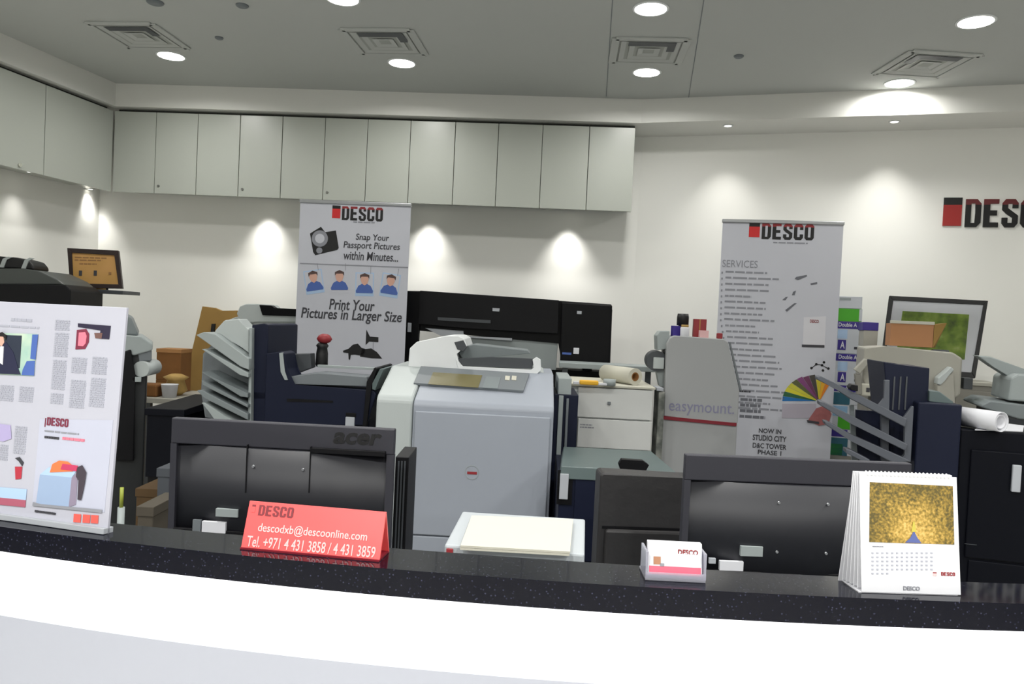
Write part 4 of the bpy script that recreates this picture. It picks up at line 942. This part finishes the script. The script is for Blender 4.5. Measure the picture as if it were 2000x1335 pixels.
# ================================================================ LEFT: DARK FINISHER WITH TRAYS
D = 3.25
F = Fr('copier_finisher', 'dark navy finisher with rear column and grey sorting trays left of the grey photocopier', 'copier finisher', 610, 760, D, rz=-2)
ztop = F.p(640, 757)[1]
x0 = F.p(489, 800)[0]; x1 = F.p(722, 800)[0]; xc = F.p(524, 700)[0]
MB().box(x0, x1, 0, .5, .03, ztop - .03, .005).build('body', M_NAVY, F.o)
F.poly('left_column', M_NAVY, [(492, 634), (516, 631), (524, 634), (520, 780), (488, 780)], .0, .4, .004)
F.poly('stepped_housing', M_NAVY, [(520, 690), (548, 686), (556, 690), (560, 720), (575, 752), (730, 762), (735, 770), (716, 830), (515, 830)], -.02, .12, .004)
F.poly('top_tray_wall', M_DGREY, [(552, 692), (606, 690), (608, 718), (562, 735)], .13, .2, .003)
F.poly('tray_edge', M_LGREY, [(545, 689), (552, 688), (556, 725), (562, 742), (556, 742), (548, 726)], -.026, -.01, .001)
F.poly('tray_bottom', M_MGREY, [(560, 736), (620, 728), (716, 736), (722, 754), (575, 750)], -.005, .13, .002)
F.poly('rear_rail', M_LGREY, [(620, 712), (730, 718), (729, 722), (620, 717)], .12, .15, .001)
F.poly('end_cap', M_BLACK, [(716, 745), (732, 717), (737, 719), (725, 752), (716, 832), (708, 832)], -.03, .3, .002)
F.poly('end_trim', M_GLID, [(727, 748), (742, 720), (750, 720), (735, 752), (733, 762), (727, 760)], -.03, .25, .002)
F.part('handle_gap', M_BLACK, 675, 806, 695, 814, -.024, -.019, .001); F.part('handle', M_SILV, 674, 814, 692, 838, -.03, -.019, .003)
F.poly('slot', M_BLACK, [(560, 778), (650, 782), (650, 786), (560, 784)], -.022, -.019)
MB().box(x0 + .03, x1 - .03, .03, .45, 0, .03).build('plinth', M_BLACK, F.o)
F.poly('tray_mast', M_LGREY, [(487, 640), (492, 640), (490, 832), (484, 832)], -.03, -.0, .001)
F.poly('tray_back', M_MGREY, [(420, 668), (440, 628), (490, 634), (486, 828), (400, 815), (392, 765), (396, 690)], .1, .16, .004, label='grey plastic sheet behind the trays')
def tray(pts, m=M_TRAY): 
    lo = [(a_, b_) for a_, b_ in pts]; return F.poly('sorting_tray', m, lo, -.06, .1, .003)
tray([(383, 654), (398, 648), (420, 652), (486, 700), (486, 722), (470, 716)], M_LGREY)
tray([(393, 681), (402, 682), (485, 728), (485, 737), (468, 732)], M_LGREY)
tray([(393, 726), (402, 730), (484, 768), (484, 776), (470, 774)])
tray([(384, 762), (396, 762), (484, 808), (484, 820), (400, 778)])
tray([(393, 786), (400, 786), (440, 812), (484, 834), (430, 836), (410, 806)], M_LGREY)
tray([(393, 742), (400, 745), (484, 790), (484, 796), (396, 752)])
F.poly('paper_output', M_COPT, [(420, 645), (438, 625), (466, 622), (478, 640), (486, 642), (486, 690), (460, 668), (418, 652)], .0, .1, .005)

# object standing on it: small black bottle with red head
G = Fr('bottle', 'black bottle-shaped object with a red knob standing on the dark finisher', 'bottle', 628, 716, 3.43, zb=None)
G.o.location.z = G.O.z
MB().lathe([(.022, 0), (.027, .01), (.026, .06), (.022, .085), (.028, .095), (.018, .108)]).build('body', M_INK, G.o)
MB().lathe([(.012, .105), (.026, .112), (.034, .125), (.026, .14), (.012, .148)], (.008, 0, 0)).build('red_top', M_DRED, G.o)

# far photocopier behind
D = 4.85
F = Fr('photocopier', 'far photocopier with white document feeder, mostly hidden behind the camera-print banner', 'photocopier', 540, 620, D, rz=-3)
F.poly('document_feeder', M_COPT, [(462, 612), (468, 598), (480, 593), (505, 593), (512, 604), (640, 612), (640, 630), (500, 626), (470, 632)], -.04, .3, .006)
F.poly('feeder_tray', M_GLOSS, [(506, 595), (530, 596), (536, 602), (640, 606), (640, 620), (512, 615)], -.05, -.0, .003)
F.poly('scanner_base', M_COPT, [(480, 628), (500, 624), (640, 632), (640, 642), (520, 640)], -.03, .3, .003)
X0, X1, Z0, Z1 = F.rect(524, 640, 640, 700); MB().box(X0, X1, -.02, .3, 0, Z1, .005).build('body', M_DGREY, F.o)
F.poly('side_tray', M_COPT, [(424, 655), (436, 628), (462, 618), (480, 626), (486, 650), (486, 690), (430, 690)], 0.02, .2, .006)

# leaning board
F = Fr('leaning_board', 'tall brown board leaning on the back wall behind the grey sorting trays', 'board', 400, 700, 5.15, rz=-3)
bpts = F.P([(395, 598), (420, 601), (432, 607), (462, 606), (462, 800), (344, 800)])
bot = [(x, z) for x, z in bpts]; bot[-1] = (bot[-1][0] - .15, 0.0); bot[-2] = (bot[-2][0] - .0, 0.0)
MB().py(bot, 0, .025, .002).build('board', M_KRAFT, F.o)
F.poly('black_clip', M_INK, [(413, 632), (420, 632), (418, 650), (411, 650)], -.012, 0)

# ---- side table with cartons
D = 4.45
F = Fr('side_table', 'pale side table in the left corner carrying brown boxes', 'table', 318, 785, D, rz=-3)
zt = F.p(318, 778)[1]; x0 = F.p(284, 780)[0]; x1 = F.p(352, 780)[0]
MB().box(x0 - .25, x1, -.0, .5, zt - .03, zt, .003).build('tabletop', M_BEIGE, F.o)
for xx in (x0 - .24, x1 - .04):
    for yy in (.01, .45): MB().box(xx, xx + .03, yy, yy + .03, 0, zt - .0305).build('leg', M_DGREY, F.o)
ZTT = zt
def onT(name, lab, cat, px, y, grp=None, rz=0):
    P = F.O + F.R @ Vector((F.p(px, 770, y)[0], y, 0)); return Fr(name, lab, cat, 0, 0, 0, rz=rz, zb=F.O.z + ZTT, ref=P, group=grp)
def HZ(py, px, y): return F.p(px, py, y)[1] - ZTT
G = onT('cardboard_box', 'brown cardboard carton stack base on the side table in the left corner', 'box', 327, .3)
h0 = HZ(742, 327, .3); h1 = HZ(682, 327, .3); w2 = 48 / 1500 * 4.75 / 2
MB().box(-w2, w2, 0, .16, 0, h0, .003).build('carton', M_CARDD, G.o); MB().box(-w2 * .9, w2 * 1.0, -.002, .001, h0 * .7, h0 * .78).build('tape', M_GOLD, G.o)
G = Fr('cardboard_box', 'upper brown carton resting on the lower one in the left corner', 'box', 0, 0, 0, zb=F.O.z + ZTT + h0, ref=G.O)
MB().box(-w2, w2, 0, .16, 0, h1 - h0, .003).build('carton', M_CARDD, G.o); MB().box(-w2 * 1.02, w2 * 1.02, -.003, .162, h1 - h0 - .02, h1 - h0 + .003).build('lid', M_CARD, G.o)
G = onT('paper_cup', 'white paper tub on the side table in front of the brown cartons', 'tub', 331, .08); hh = HZ(751, 331, .08)
MB().lathe([(.038, 0), (.047, hh), (.05, hh + .004), (.044, hh + .004)]).build('tub', M_PAPER, G.o)
G = onT('tan_parcel', 'crumpled tan parcel left of the white tub on the side table', 'parcel', 286, .1); mb = MB(); mb.pz([(-.06, -.05), (.09, -.06), (.08, .06), (-.05, .05)], 0, .075, .012); mb.build('parcel', M_CARDD, G.o)
G = onT('packing_paper', 'bunched golden wrapping paper on the side table above the white tub', 'wrapping paper', 343, .2)
mb = MB(); mb.lathe([(.03, 0), (.07, .03), (.05, .09), (.075, .11), (.03, .13)], n=9); mb.build('paper', M_GOLD, G.o)

# ---- left dark copier
D = 3.5
F = Fr('photocopier', 'dark photocopier with grey rounded feeder just right of the newspaper poster', 'photocopier', 250, 690, D, rz=25)
F.poly('document_feeder', M_TRAY, [(190, 612), (240, 612), (256, 620), (268, 648), (270, 655), (190, 652)], 0, .35, .008)
F.poly('feeder_tray', M_LGREY, [(190, 650), (275, 656), (298, 672), (298, 684), (262, 694), (190, 684)], -.02, .3, .006)
F.poly('side_pocket', M_MGREY, [(268, 680), (296, 684), (296, 704), (272, 706)], -.01, .2, .004)
X0, X1, Z0, Z1 = F.rect(150, 682, 283, 1000); MB().box(X0, X1, 0, .5, 0, Z1, .006).build('body', mat('dark_copier_body', (26, 29, 31), .5), F.o)
F.poly('curved_front', M_BLACK, [(230, 690), (256, 682), (264, 730), (262, 900), (226, 900)], -.03, 0, .006)
c = F.p(285, 720); MB().tube((c[0] - .02, -.02, c[1]), (c[0] + .035, .1, c[1] + .004), .036, n=24).build('paper_roll_end', M_COPT, F.o)
F.part('bracket', M_LGREY, 258, 736, 276, 746, -.03, 0, .003)

# ---- dark desk and clutter below
P = atZ(282, 797, 1.05)
F = Fr('desk', 'dark navy desk in the left corner under the sorting trays', 'desk', 0, 0, 0, rz=4, ref=P)
zt = 1.05
MB().pz([(0, 0), (.17, 0), (.17, .3), (.42, .3), (.42, .64), (0, .64)], zt - .03, zt, .003).build('desktop', M_NV2, F.o)
MB().pz([(.01, .01), (.16, .01), (.16, .31), (.41, .31), (.41, .33), (.14, .33), (.14, .03), (.01, .03)], zt - .3, zt - .0305).build('apron', M_NV2, F.o)
for xx in (.01, .12):
    for yy in (.04, .59): MB().box(xx, xx + .04, yy, yy + .04, 0, zt - .0305).build('leg', M_BLACK, F.o)
def floorbox(lab, px, pt, d_, w_, h_, m, rz=0, grp='clutter below the dark desk', name='storage_box', cat='box'):
    P = atY(px, pt, d_); G = Fr(name, lab, cat, px, pt, d_, rz=rz, zb=0, group=grp)
    MB().box(-w_ / 2, w_ / 2, 0, .2, 0, P.z, .004).build('carton', m, G.o); MB().box(-w_ / 2 - .003, w_ / 2 + .003, -.003, .203, P.z - .03, P.z + .002, .002).build('lid', m, G.o); return G
floorbox('brown storage carton below the dark desk beside the left monitor', 292, 955, 2.9, .1, .2, M_SHADEB)
floorbox('grey storage carton below the dark desk touching the left monitor', 320, 915, 2.75, .045, .2, M_SHADEG)
floorbox('pale low carton below the dark desk', 284, 990, 2.45, .05, .2, M_SHADEP)
G = Fr('highlighter', 'yellow-green stick upright on a grey stand right of the poster', 'marker', 237, 985, 2.5, zb=0)
zz = G.p(237, 990)[1]; MB().tube((0, 0, 0), (0, 0, zz), .011).build('stand', M_LGREY, G.o); MB().tube((0, 0, zz), (0, 0, zz + .065), .006).build('stick', mat('lime_plastic', (150, 160, 60), .5), G.o)

# ---- far-left black plotter with striped roll bag and framed notice
D = 3.75
F = Fr('wide_format_printer', 'black wide-format printer rising behind the newspaper poster at the left edge', 'printer', 60, 560, D, rz=6)
F.poly('hood', mat('dark_grey_hood', (64, 68, 66), .45), [(-160, 515), (-20, 524), (40, 524), (75, 528), (112, 545), (125, 556), (-160, 556)], -.0, .34, .006)
F.poly('body', M_BLACK, [(-160, 553), (128, 556), (138, 566), (134, 620), (-160, 610)], -.02, .32, .006)
X0, X1, Z0, Z1 = F.rect(-160, 600, 134, 640); MB().box(X0, X1, 0, .36, Z0 - .2, Z1, .006).build('lower_body', M_BLACK, F.o)
for x in (X0 + .08, X1 - .08): MB().box(x - .03, x + .03, .1, .2, 0, Z0 - .2, .004).build('leg', M_BLACK, F.o)
zh = F.p(30, 526, .1)[1]
P = F.O + F.R @ Vector((F.p(-12, 520, .16)[0], .16, 0))
G = Fr('striped_bag', 'black bag with two white curved straps lying on the left plotter', 'bag', 0, 0, 0, rz=6, zb=F.O.z + F.p(10, 527, .16)[1] + .008, ref=P)
Lx = lambda x: (x + 12) / 1500 * 3.9
mb = MB(); prof = [(Lx(-110), 0), (Lx(-100), .05), (Lx(-30), .062), (Lx(30), .058), (Lx(52), .045), (Lx(60), .02), (Lx(62), 0)]
mb.py(prof, 0, .16, .008); mb.build('bag', M_INK, G.o)
for x in (0, 40):
    MB().py([(Lx(x - 1), .004), (Lx(x + 7), .004), (Lx(x + 12), .044), (Lx(x + 22), .058), (Lx(x + 14), .06), (Lx(x + 5), .048)], -.006, .002).build('strap', M_COPT, G.o)

D = 4.2
F = Fr('display_shelf', 'thin dark shelf stand behind the poster carrying the framed orange notice', 'shelf', 215, 570, D, rz=6)
X0, X1, Z0, Z1 = F.rect(140, 565, 240, 572); MB().box(X0, X1, 0, .25, Z0, Z1, .002).build('shelf_board', M_DGREY, F.o)
MB().box(X0 + .05, X0 + .1, .1, .15, 0, Z0 - .0005).build('post', M_BLACK, F.o); MB().box(X0 + .02, X0 + .25, .0, .25, 0, .02).build('foot', M_BLACK, F.o)
ZSH = F.O.z + Z1
G = Fr('framed_notice', 'small black framed orange notice board standing on two short legs at left', 'framed notice', 185, 565, 4.25, rz=6, zb=ZSH, tilt=-4, roll=-1.5)
op = [(131, 484), (231, 489), (239, 563), (137, 561)]; inn = [(140, 493), (223, 498), (231, 555), (143, 553)]
o_ = G.P(op); i_ = G.P(inn)
for k in range(4):
    q = (k + 1) % 4; MB().py([o_[k], o_[q], i_[q], i_[k]], 0, .02, .001).build('frame_side', mat('dark_brown_frame', (40, 26, 24), .4), G.o)
M_ORN = ramp_mat('orange_notice_paper', [(0.35, (186, 146, 82)), (0.65, (206, 158, 100))], 5, detail=2)
MB().py(i_, .006, .012).build('notice_sheet', M_ORN, G.o)
for x in (157, 186): G.part('printed_mark', M_TXT, x - 3, 528, x + 3, 538, .004, .006)
G.part('printed_mark', mat('print_tan', (150, 110, 66), .6), 212, 531, 217, 536, .004, .006)
greek(G, mat('print_tan', (150, 110, 66), .6), 146, 502, 215, 512, 2, .006); greek(G, mat('print_tan', (150, 110, 66), .6), 155, 514, 190, 519, 1, .006)
for x in (155, 208):
    X, Z = G.p(x, 560); X2, Z2 = G.p(x + 1, 569); MB().tube((X, .01, Z), (X, .01, 0.0), .006, n=12).build('leg', M_BLACK, G.o)
G = Fr('ornament', 'small golden ornament under the framed orange notice', 'ornament', 196, 566, 4.37, zb=ZSH)
MB().lathe([(.03, 0), (.036, .012), (.028, .03), (.034, .045), (.016, .06)], n=14).build('body', M_GOLD, G.o)
G = Fr('ornament', 'small dark ornament beside the left leg of the framed notice', 'ornament', 168, 566, 4.37, zb=ZSH)
MB().lathe([(.02, 0), (.026, .02), (.018, .045), (.008, .06)], n=14).build('body', M_CARDD, G.o)

# ================================================================ RIGHT SIDE
# paper carton stack
D = 4.5
rows = [(578, 602, 'pale grey and white paper carton, topmost of the stack beside the services banner', 'top'), (602, 627, 'white and bright green paper carton, second from the top of the stack', 'green'),
        (627, 690, 'purple banded white paper carton just under the green one', 'pa'), (690, 752, 'purple banded paper carton lower in the stack beside the beige printer', 'pa'),
        (752, 790, 'blue banded paper carton partly behind the sorter bars', 'pb'), (790, 838, 'blue and green paper carton behind the sorter bars', 'pg'), (838, 890, 'purple and green paper carton, lowest seen above the right monitor', 'pp')]
base = Fr('low_cabinet', 'grey low cabinet hidden behind the right monitor under the paper cartons', 'cabinet', 1650, 890, D, rz=-18)
zz0 = base.p(1650, 890)[1]; bx0 = base.p(1590, 890)[0]; bx1 = base.p(1680, 890)[0]
MB().box(bx0, bx1, .0, .26, 0, zz0 - .001, .003).build('body', M_BEIGED, base.o); MB().box(bx0 + .01, bx1 - .01, -.012, 0, .05, zz0 - .03, .002).build('door', M_BEIGED, base.o)
zprev = None
M_SKY = mat('carton_pale_blue', (140, 178, 210), .5); M_TEAL = mat('carton_teal', (40, 92, 110), .5); M_CW = mat('carton_white', (196, 200, 206), .5)
for y0, y1, lb, kd in rows[::-1]:
    G = Fr('paper_carton', lb, 'carton', 0, 0, 0, rz=-18, zb=base.O.z + base.p(1650, y1)[1], ref=base.O, group='stacked paper cartons beside the services banner')
    h = base.p(1650, y0)[1] - base.p(1650, y1)[1] - .001
    X0 = base.p(1596, y0)[0]; X1 = base.p(1684, (y0 + y1) / 2)[0]
    body = M_CW
    if kd == 'green': body = M_GREEN
    MB().box(X0, X1, .0, .24, 0, h, .002).build('carton', body, G.o)
    zt0 = G.O.z
    def dec(name, m, x0, ya, x1, yb): 
        A, B, Z0, Z1 = G.rect(x0, ya, x1, yb); MB().box(A, B, -.0012, 0, max(Z0, .001), min(Z1, h - .001)).build(name, m, G.o)
    if kd == 'top': dec('grey_patch', M_LGREY, 1640, 581, 1662, 586)
    if kd == 'green': dec('pale_edge', M_CW, 1678, 602, 1684, 627)
    if kd == 'pa':
        dec('purple_band', M_PURP, 1600, y0, 1684, y0 + 14); dec('blue_patch', M_BLUEL, 1636, y0 + 16, 1655, y0 + 34)
        dec('purple_square', M_PURP, 1636, y0 + 36, 1652, y0 + 56); dec('small_mark', M_TXT, 1668, y0 + 50, 1676, y0 + 55)
        ftext(G, 'Double A', M_PAPER, 1638, y0 + 3, 1674, y0 + 11, -.0012, bold=.02); ftext(G, 'A', M_PAPER, 1641, y0 + 39, 1650, y0 + 53, -.0012, bold=.02)
    if kd == 'pb': dec('blue_band', M_PURP, 1600, y0, 1684, y0 + 12); dec('teal_patch', M_TEAL, 1625, y0 + 14, 1660, y1); ftext(G, 'A', M_PAPER, 1650, y0 + 2, 1657, y0 + 10, -.0012)
    if kd == 'pg': dec('sky_patch', M_SKY, 1622, y0 + 2, 1655, y0 + 22); dec('green_patch', M_GREEN, 1636, y0 + 24, 1664, y1)
    if kd == 'pp': dec('purple_band', M_PURP, 1618, y0, 1655, y0 + 14); dec('teal_patch', M_TEAL, 1612, y0 + 16, 1655, y1); dec('green_patch', mat('carton_mid_green', (50, 140, 80), .5), 1620, y0 + 28, 1645, y1)
G = Fr('paper_carton', 'small purple and grey ream box right of the stack, in front of the framed picture', 'carton', 1698, 690, 4.05, rz=-18, zb=0, group='ream boxes by the framed picture')
z1 = G.p(1700, 630)[1]; zb2 = G.p(1700, 676)[1]; 
G.part('carton', M_BEIGE, 1686, 645, 1714, 676, 0, .2, .002); G.part('purple_lid', M_PURP, 1685, 629, 1716, 645, -.002, .2, .002)
MB().box(G.p(1688, 700)[0], G.p(1712, 700)[0], .02, .18, 0, zb2).build('support_block', M_BEIGED, G.o)

# framed tree picture, leaning
D = 4.35
F = Fr('framed_picture', 'black framed green tree picture with white mat leaning by the right wall', 'picture', 1830, 740, D, rz=-20, zb=None, tilt=-9, roll=3)
op = [(1737, 577), (1930, 587), (1905, 738), (1718, 724)]; inn = [(1745, 586), (1921, 595), (1898, 727), (1727, 714)]
o_ = F.P(op); i_ = F.P(inn)
for k in range(4):
    q = (k + 1) % 4; MB().py([o_[k], o_[q], i_[q], i_[k]], 0, .025, .002).build('frame_side', M_INK, F.o)
M_MAT = mat('white_mat_board', (240, 243, 250), .5)
MB().py(i_, .008, .02).build('mat_board', M_MAT, F.o)
M_TREE = ramp_mat('tree_print', [(0.3, (70, 92, 20)), (0.48, (124, 156, 36)), (0.62, (160, 186, 70)), (0.8, (214, 226, 150))], 14, detail=8)
pp_ = F.P([(1763, 607), (1893, 614), (1884, 702), (1750, 694)], .006)
MB().py(pp_, .006, .008).build('tree_print', M_TREE, F.o)
MB().py(i_, .0035, .0045).build('glass', glass_mat(), F.o)
F.poly('rear_strut', M_BLACK, [(1800, 600), (1830, 602), (1830, 730), (1800, 730)], .026, .034)
# cabinet it stands on
zc = F.O.z + min(v[1] for v in o_) * math.cos(math.radians(9)) - .012
G = Fr('side_cabinet', 'grey side cabinet by the right wall below the framed picture', 'cabinet', 1880, 760, 4.25, rz=-20)
X0 = G.p(1700, 760)[0]; X1 = G.p(1948, 760)[0]
MB().box(X0, X1, 0, .3, 0, zc - .02, .004).build('body', M_BEIGED, G.o); MB().box(X0 - .005, X1 + .005, -.008, .31, zc - .02, zc, .003).build('top', M_BEIGE, G.o)
MB().box(X1 - .2, X1 - .02, -.012, 0, .05, zc - .05, .002).build('door', M_BEIGED, G.o)

# beige desktop printer with carton on top
D = 3.5
F = Fr('minilab_printer', 'beige grey bulky printer behind the dark sorter column at right', 'printer', 1780, 760, D, rz=-20)
F.poly('upper_body', M_BEIGE, [(1688, 678), (1730, 676), (1862, 688), (1880, 700), (1876, 770), (1850, 790), (1700, 775), (1684, 740)], 0, .42, .008)
X0, X1, Z0, Z1 = F.rect(1695, 770, 1862, 800); MB().box(X0, X1, .01, .4, 0, Z1 + .02, .005).build('lower_body', M_BEIGED, F.o)
F.poly('left_arm', M_BEIGE, [(1668, 722), (1690, 700), (1700, 706), (1680, 730)], -.08, .0, .004); F.poly('left_arm_side', M_BEIGED, [(1670, 730), (1682, 732), (1684, 770), (1674, 770)], -.08, -.0, .003)
F.poly('right_arm', M_COPT, [(1832, 738), (1858, 716), (1864, 722), (1842, 744), (1838, 752), (1830, 750)], -.09, -.0, .004); F.poly('right_arm_side', M_BEIGE, [(1830, 750), (1844, 744), (1862, 724), (1866, 790), (1832, 788)], -.08, -.0, .004)
F.poly('dark_bay', M_BLACK, [(1708, 722), (1740, 722), (1740, 758), (1712, 756)], -.01, 0, .001)
F.part('reel', M_CREAM, 1681, 750, 1726, 774, -.05, .0, .006); F.part('reel_hub', M_TXT, 1692, 757, 1699, 765, -.053, -.05)
F.part('dark_slot', M_DGREY, 1882, 738, 1900, 760, .02, .1, .002)
zz = F.p(1778, 682)[1]
G = Fr('cardboard_box', 'brown cardboard box on the beige printer in front of the framed picture', 'box', 0, 0, 0, rz=-20, zb=F.O.z + zz + .012, ref=F.O + F.R @ Vector((F.p(1779, 682, .1)[0], .1, 0)))
ww = 74 / 1500 * 3.65 / 2; hh = F.p(1779, 637, .1)[1] - F.p(1779, 682, .1)[1]
MB().box(-ww, ww, 0, .2, 0, hh, .002).build('carton', mat('tan_carton', (170, 122, 84), .85, noise=.04), G.o); MB().box(-ww - .002, ww + .002, -.004, .03, hh - .002, hh + .012, .001).build('flap', M_CREAM, G.o)
MB().hull8([(ww + .001, 0, 0), (ww + .012, 0.02, 0), (ww + .012, .18, 0), (ww + .001, .2, 0)], [(ww + .001, 0, hh), (ww + .055, .02, hh + .01), (ww + .055, .18, hh + .01), (ww + .001, .2, hh)]).build('side_flap', M_KRAFT, G.o)
G = Fr('glasses_case', 'small dark grey case lying on the beige printer right of the brown box', 'case', 0, 0, 0, rz=-20, zb=F.O.z + F.p(1835, 688)[1] - .004, ref=F.O + F.R @ Vector((F.p(1838, 685, .08)[0], .08, 0)))
MB().box(-.035, .035, 0, .05, 0, .016, .006).build('case', M_DGREY, G.o)

# dark sorter: column, trays, big body
D = 2.75
F = Fr('copier_finisher', 'dark navy copier sorter with slanting grey bars right of the services banner', 'copier finisher', 1800, 800, D, rz=-14)
F.poly('column', M_NAVY, [(1726, 706), (1780, 717), (1816, 718), (1812, 790), (1812, 900), (1740, 900), (1738, 830)], 0, .3, .004)
mb = MB()
for x in (1744, 1756, 1768): F.box(mb, x, 735, x + 3, 800, -.004, .001)
mb.build('column_ribs', M_DGREY, F.o)
X0, X1, Z0, Z1 = F.rect(1780, 784, 1864, 900); MB().box(X0, X1, -.07, .30, .02, Z1, .005).build('side_housing', M_NAVY, F.o)
F.poly('housing_cap', M_GLID, [(1815, 762), (1835, 764), (1862, 784), (1862, 790), (1815, 784)], -.02, .1, .003)
F.poly('mast', M_MGREY, [(1738, 742), (1742, 738), (1742, 900), (1736, 900)], -.09, -.06, .001) if False else None
F.poly('front_mast', M_BAR, [(1781, 793), (1785, 793), (1779, 902), (1752, 902), (1768, 888), (1768, 834), (1760, 822)], -.08, -.062, .002)
F.poly('rear_mast', M_BAR, [(1728, 742), (1738, 742), (1736, 900), (1722, 900), (1722, 800), (1716, 790), (1728, 778)], -.05, -.03, .002)
for pts in (((1596, 735), (1604, 734), (1664, 764), (1772, 818), (1768, 834), (1660, 778), (1640, 762), (1596, 741)),
            ((1600, 783), (1610, 785), (1664, 812), (1774, 868), (1768, 880), (1660, 826), (1600, 790)),
            ((1610, 822), (1618, 823), (1662, 848), (1780, 900), (1750, 906), (1660, 860), (1612, 829)),
            ((1652, 876), (1662, 878), (1700, 898), (1690, 904), (1652, 884))):
    F.poly('slanting_bar', M_BAR, pts, -.1, -.04, .003)
F.poly('bar_knob', M_BLACK, [(1659, 756), (1664, 750), (1676, 752), (1676, 764), (1662, 762)], -.11, -.05, .003)
F.poly('outer_post', M_TRAY, [(1660, 790), (1668, 790), (1676, 900), (1664, 900)], -.03, -.01, .002)
MB().box(X0 + .01, X1 - .02, .0, .28, 0, .02).build('plinth', M_BLACK, F.o)
F.poly('rear_plate', M_NAVY, [(1672, 800), (1745, 806), (1745, 905), (1672, 905)], .02, .04)

D = 2.67
F = Fr('production_printer', 'large dark navy machine body filling the lower right corner', 'copier', 1900, 840, D, rz=-14)
X0 = F.p(1872, 900)[0]; X1 = F.p(2110, 900)[0]; zt = F.p(1950, 842)[1]
MB().box(X0, X1, 0, .55, .0, zt, .006).build('body', M_NV2, F.o)
o = F.part('front_door', M_NV2, 1890, 885, 2105, 1100, -.008, 0, .004); 
F.part('handle', M_SILV, 1977, 908, 1995, 961, -.02, -.008, .003, parent=o); F.part('door_seam', M_DGREY, 1884, 1062, 1908, 1063, -.009, -.0075, parent=o)
F.part('paper_drawer', M_NV2, 1888, 1104, 2100, 1200, -.006, 0, .003)
ZP = F.O.z + zt
def lay(px, py): return atZ(px, py, ZP)
G = Fr('plan_roll', 'white rolled plan lying on the dark machine at the lower right', 'paper roll', 0, 0, 0, zb=ZP, ref=lay(1950, 842))
a = G.loc(lay(1974, 849)); r = .034; Pa = Vector((a.x, a.y + .05, r + .003)); 
pb = atZ(1878, 814, ZP + r); b = G.loc(pb); Pb = Vector((b.x, b.y, r + .003)); dd = (Pb - Pa); 
MB().tube(Pa, Pa + dd * 1.0, r, n=32, inner=.94).build('outer_wrap', M_PAPER, G.o); MB().tube(Pa + dd * .02, Pa + dd, r * .7, n=24, inner=.94).build('inner_wrap', M_PAPER, G.o)
G = Fr('loose_sheet', 'flat white sheets under the rolled plan on the dark machine', 'paper', 0, 0, 0, zb=ZP, ref=lay(1960, 842))
q = [G.loc(lay(x, y)) for x, y in ((1904, 840), (1998, 843), (2000, 832), (1925, 822))]
MB().hull8([(v.x, v.y, .0003) for v in q], [(v.x, v.y, .0025) for v in q]).build('sheet', M_PAPER, G.o)

D = 3.2
F = Fr('photocopier', 'light grey-green photocopier feeder cut by the right edge of the photo', 'photocopier', 1980, 780, D, rz=-20)
F.poly('feeder', M_LGREY, [(1974, 738), (1988, 730), (2090, 736), (2090, 790), (1968, 782)], 0, .3, .008)
F.poly('scanner_base', M_TRAY, [(1918, 790), (1935, 782), (2090, 800), (2090, 825), (1990, 818), (1916, 795)], -.02, .35, .006)
F.poly('lifted_arm', M_LGREY, [(1908, 694), (1935, 696), (2000, 720), (2080, 745), (2080, 752), (1975, 738), (1940, 716)], .1, .2, .005)
X0, X1, Z0, Z1 = F.rect(1940, 800, 2090, 840); MB().box(X0, X1, .0, .33, 0, Z1, .005).build('body', M_DGREY, F.o)
